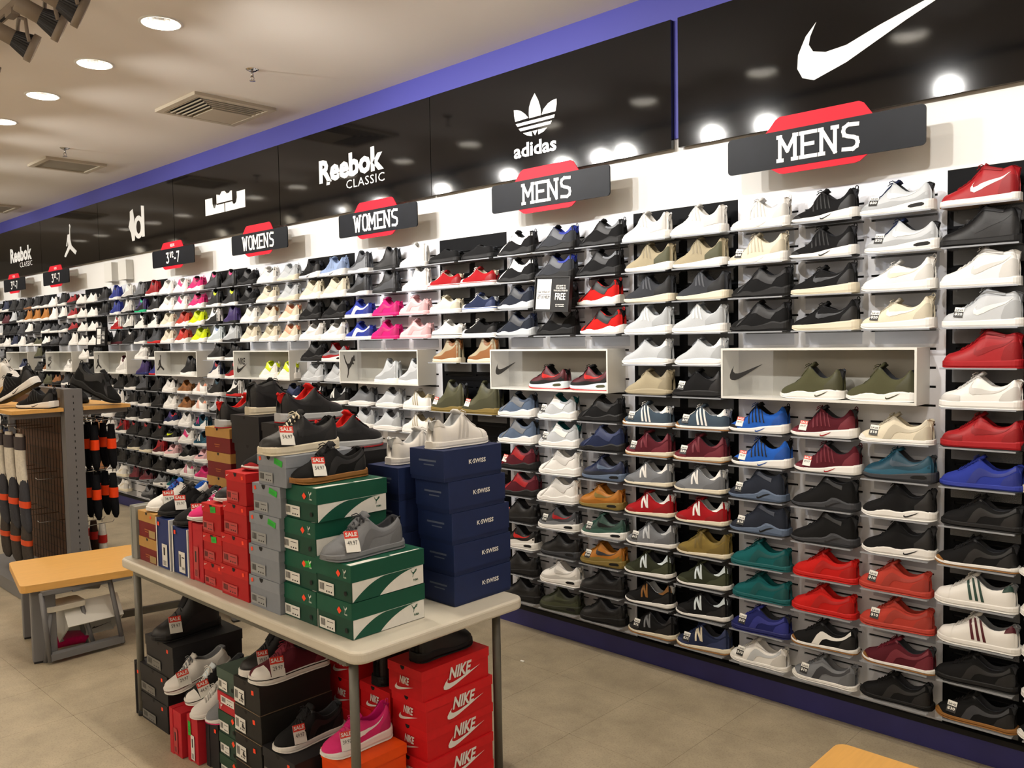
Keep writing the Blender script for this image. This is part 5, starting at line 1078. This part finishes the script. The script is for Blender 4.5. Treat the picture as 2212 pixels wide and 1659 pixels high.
# near long edge runs from the near corner (-4.956,-2.273) towards the shoe wall
bench((-4.956, -2.273, 0), 79, 1.3, .64, .45, 'wooden-topped try-on bench with grey slab legs at left')
bench((-1.043, -1.112, 0), -90, 1.25, .55, .45, 'wooden-topped bench whose corner shows at the bottom right')
t = thing('mirror_stand', 'low grey steel stand with slanted legs beneath the left bench', 'stand', (-4.93, -2.15, 0))
MB().tube([(0, 0, .012), (.0, -.03, .40)], .014, 4).build('slanted_leg', M_beam, t); MB().tube([(0, .385, .012), (.0, .325, .40)], .014, 4).build('slanted_leg', M_beam, t)
MB().box(-.03, .02, 0, .385, 0.02, .055).build('base_bar', M_beam, t); MB().box(-.02, .015, -.03, .33, .385, .408).build('top_bar', M_beam, t)
t = thing('small_step', 'small cream-topped step stool under the left bench', 'stool', (-5.0, -2.14, 0))
MB().rbox(-.12, .04, 0, .2, .27, .30, .02, seg=3, er=.004).build('step_top', M_ttop, t)
for lx, ly, ex, ey in ((.02, .02, .02, -.02), (.02, .18, .02, .24), (-.1, .02, -.1, -.02), (-.1, .18, -.1, .24)): MB().tube([(lx, ly, .27), (ex, ey, .0)], .012, 4).build('leg', M_beam, t)
t = thing('spare_display_box', 'white display box with black tick lying tilted under the left bench', 'display box', (-5.06, -1.9, .17), rot=(R(52), 0, R(90)))
b = MB(); W, H, D = .15, .10, .07
b.box(-W, W, -D, D, -H, -H+.008); b.box(-W, W, -D, D, H-.008, H); b.box(-W, -W+.008, -D, D, -H+.008, H-.008); b.box(W-.008, W, -D, D, -H+.008, H-.008); b.build('box_frame', M_box, t)
MB().box(-W+.008, W-.008, D-.006, D-.001, -H+.008, H-.008).build('back_panel', M_box, t)
MB().box(-W+.008, W-.008, -D+.001, -D+.003, -H+.008, H-.008).build('front_pane', M_plex, t)
L = MB(); swoosh(L, .0, -.01, .1, -D-.0006); L.build('logo', M_black, t)
MB().tube([(-5.15, -2.05, .035), (-5.12, -2.0, .06), (-5.12, -1.93, .05), (-5.1, -1.9, .03)], [.03, .045, .04, .02], 10).build('pink_pouch', M_objm, color=lin('#c8185a'), label='crumpled pink pouch on the floor under the left bench', cat='pouch')
MB().tube([(-5.2, -2.0, .33), (-5.18, -1.93, .36), (-5.16, -1.86, .34), (-5.15, -1.8, .31)], [.02, .04, .035, .015], 10).build('grey_cloth', M_objm, color=lin('#9a9a96'), label='crumpled grey cloth behind the small step stool', cat='cloth').location = (0, 0, 0)

# ------------------------------------------------------------ gondola with hanging socks
GX = -6.3
t = thing('gondola_rack', 'double-sided grey steel rack with brown grid panel and wooden top shelves', 'rack', (GX, -1.515, 0))
MB().box(-.05, .03, -.06, .06, .0, 1.425).build('end_post', M_beam, t)
s = MB(); [s.box(.030, .0312, -.003, .003, .15+.045*k, .165+.045*k) for k in range(28)]; s.build('post_slots', M_slot, t, kind='stuff')
MB().box(-1.25, -1.2, -.06, .06, 0, 1.425).build('end_post', M_beam, t)
MB().box(-1.2, -.05, -.012, .012, .08, 1.36).build('back_panel', M_brown, t)
MB().box(-1.2, -.05, -.03, .03, 1.36, 1.425).build('top_rail', M_beam, t)
MB().box(-1.2, -.0, -.36, .36, .0, .09).build('base_deck', M_beam, t)
g = MB()
for k in range(19): g.box(-1.19+k*.0625, -1.187+k*.0625, -.019, -.016, .1, 1.25); g.box(-1.19+k*.0625, -1.187+k*.0625, .016, .019, .1, 1.25)
for k in range(18): g.box(-1.2, -.05, -.0165, -.0135, .12+k*.065, .1225+k*.065); g.box(-1.2, -.05, .0135, .0165, .12+k*.065, .1225+k*.065)
g.build('wire_grid', M_wire, t, kind='stuff')
for sy in (-1, 1):
    a, b = sorted((sy*.065, sy*.39)); b2 = MB().box(-1.22, .03, a, b, 1.272, 1.297); b2.build('wooden_shelf', M_wood, t)
    MB().box(-1.0, -.96, a, b, 1.235, 1.272).build('shelf_bracket', M_beam, t); MB().box(-.06, -.03, a, b, 1.235, 1.272).build('shelf_bracket', M_beam, t)
def hook(x, y, z, sy, lb, L=.26):
    MB().tube([(x, y, z), (x, y+sy*L, z+.005), (x, y+sy*(L+.01), z+.02)], .003, 6).build('display_hook', M_chr, label=lb, cat='hook', group='chrome hooks of the rack')
def socks(x, y, z, c1, c2, lb, h=.3, w_=.1, top=None):
    t = thing('sock_pack', lb, 'socks', (x, y, z), group='sock packs hanging on the rack')
    MB().tube([(0, 0, 0), (0, 0, .02), (.008, 0, .026), (.008, 0, .01)], .0025, 5).build('hanger', M_chr, t)
    k = h
    b = MB()
    sec = [(0, -.01, .028, .02), (0, -.10*k/.3, .04, .028), (0, -.17*k/.3, .038, .028), (.012, -.23*k/.3, .045, .026), (.02, -.27*k/.3, .045, .02), (.025, -.295*k/.3, .02, .01)]
    n = 12; vs = []
    for cx, cz, ra, rb in sec: vs += [(cx+ra*w_/.1*math.cos(2*math.pi*q/n), rb*math.sin(2*math.pi*q/n), cz) for q in range(n)]
    b.add(vs, [(i*n+q, (i+1)*n+q, (i+1)*n+(q+1) % n, i*n+(q+1) % n) for i in range(len(sec)-1) for q in range(n)]+[tuple(range(n)), tuple((len(sec)-1)*n+q for q in range(n))[::-1]], 0, True)
    b.build('sock', M_objm, t, lin(c1))
    cz0, cz1 = (-.10, -.165) if top is None else top
    b = MB(); vs = []
    for cz, ra, rb in ((cz0*k/.3, .0425, .0305), (cz1*k/.3, .0415, .0305)): vs += [(ra*w_/.1*math.cos(2*math.pi*q/n), rb*math.sin(2*math.pi*q/n), cz) for q in range(n)]
    b.add(vs, [(q, n+q, n+(q+1) % n, (q+1) % n) for q in range(n)], 0, True); b.build('paper_band', M_obj, t, lin(c2))
OR5 = ['first', 'second', 'third', 'fourth', 'fifth', 'sixth', 'seventh']
for r, z in enumerate((1.16, .80)):
    for k in range(5 - r):
        x = -6.36-.15*k; hook(x, -1.495, z+.02, 1, f'chrome hook on the far side of the rack, {["upper","lower"][r]} row, {OR5[k]} from the post')
        for j in range(2): socks(x, -1.235-.12*j, z, '#15161a', '#ff4a12', f'black socks with orange band, {["upper","lower"][r]} row, {OR5[k]} hook from post, {["front","rear"][j]}', .34)
for k in range(5):
    x = -6.4-.17*k; hook(x, -1.495, .42, 1, f'chrome hook low on the far side of the rack, {OR5[k]} from the post')
    if k: socks(x, -1.25, .40, ['#d9d4c8', '#3b2a20', '#e4e0d6', '#6a5546'][k-1], '#b8231a', ['white socks with red band low on the rack', 'brown socks with red band low on the rack', 'cream socks with red band low on the rack', 'tan socks with red band low on the rack'][k-1], .28)
for r, (z, c1, c2) in enumerate(((1.12, '#dcd7cb', '#3b3538'), (.80, '#3a3b40', '#d9481c'), (.50, '#3f3a36', '#c9481c'))):
    for k in range(3):
        x = -6.60-.24*k-.05*(r == 0); hook(x, -1.535, z+.02, -1, f'chrome hook on the near side of the rack, {["upper","middle","lower"][r]} row, {OR5[k]} from the post', .24)
        socks(x+.02, -1.76, z, c1, c2, f'{["white","dark grey","brown-grey"][r]} sock pack with orange band, near side, {OR5[k]} from the post', .40-.06*(r == 2), .21, top=[(-.02, -.09), (-.12, -.155), (-.12, -.155)][r])
hook(-6.38, -1.535, .80, -1, 'empty chrome hook on near side of rack, middle height', .2); hook(-6.38, -1.535, .50, -1, 'empty chrome hook on near side of rack, low', .2)
# shoes on the rack's wooden shelves
place('pr', ('k', 'w', 'k', 'a=k,l=k,o=k'), -6.42, -1.70, 1.298, 32, 'black runner with white midsole lying flat on the rack shelf', scale=1.05)
place('pr', ('k', 'w', 'k', 'a=k,l=k,o=k'), -6.60, -1.76, 1.385, 0, 'black runner propped up toe-down on the rack shelf', scale=1.2, rot=(0, R(-27), R(42)))
place('pr', ('w', 'w', 'w', 'a=w,o=w'), -6.98, -1.78, 1.40, 0, 'white runner propped at far left of the rack shelf', scale=1.25, rot=(0, R(-32), R(40)))
place('hu', ('k', 'k', 'k', 'l=k'), -6.38, -1.33, 1.375, 0, 'black runner propped toe-down on the far shelf of the rack', scale=1.3, rot=(0, R(-26), R(222)), side=1)
place('hu', ('k', 'k', 'k', 'l=k'), -6.75, -1.33, 1.298, 180, 'black runner standing on the far shelf of the rack', scale=1.05)
for o in list(bpy.data.objects):
    if o.get('category') and 'group' in o and not o.get('label'): pass
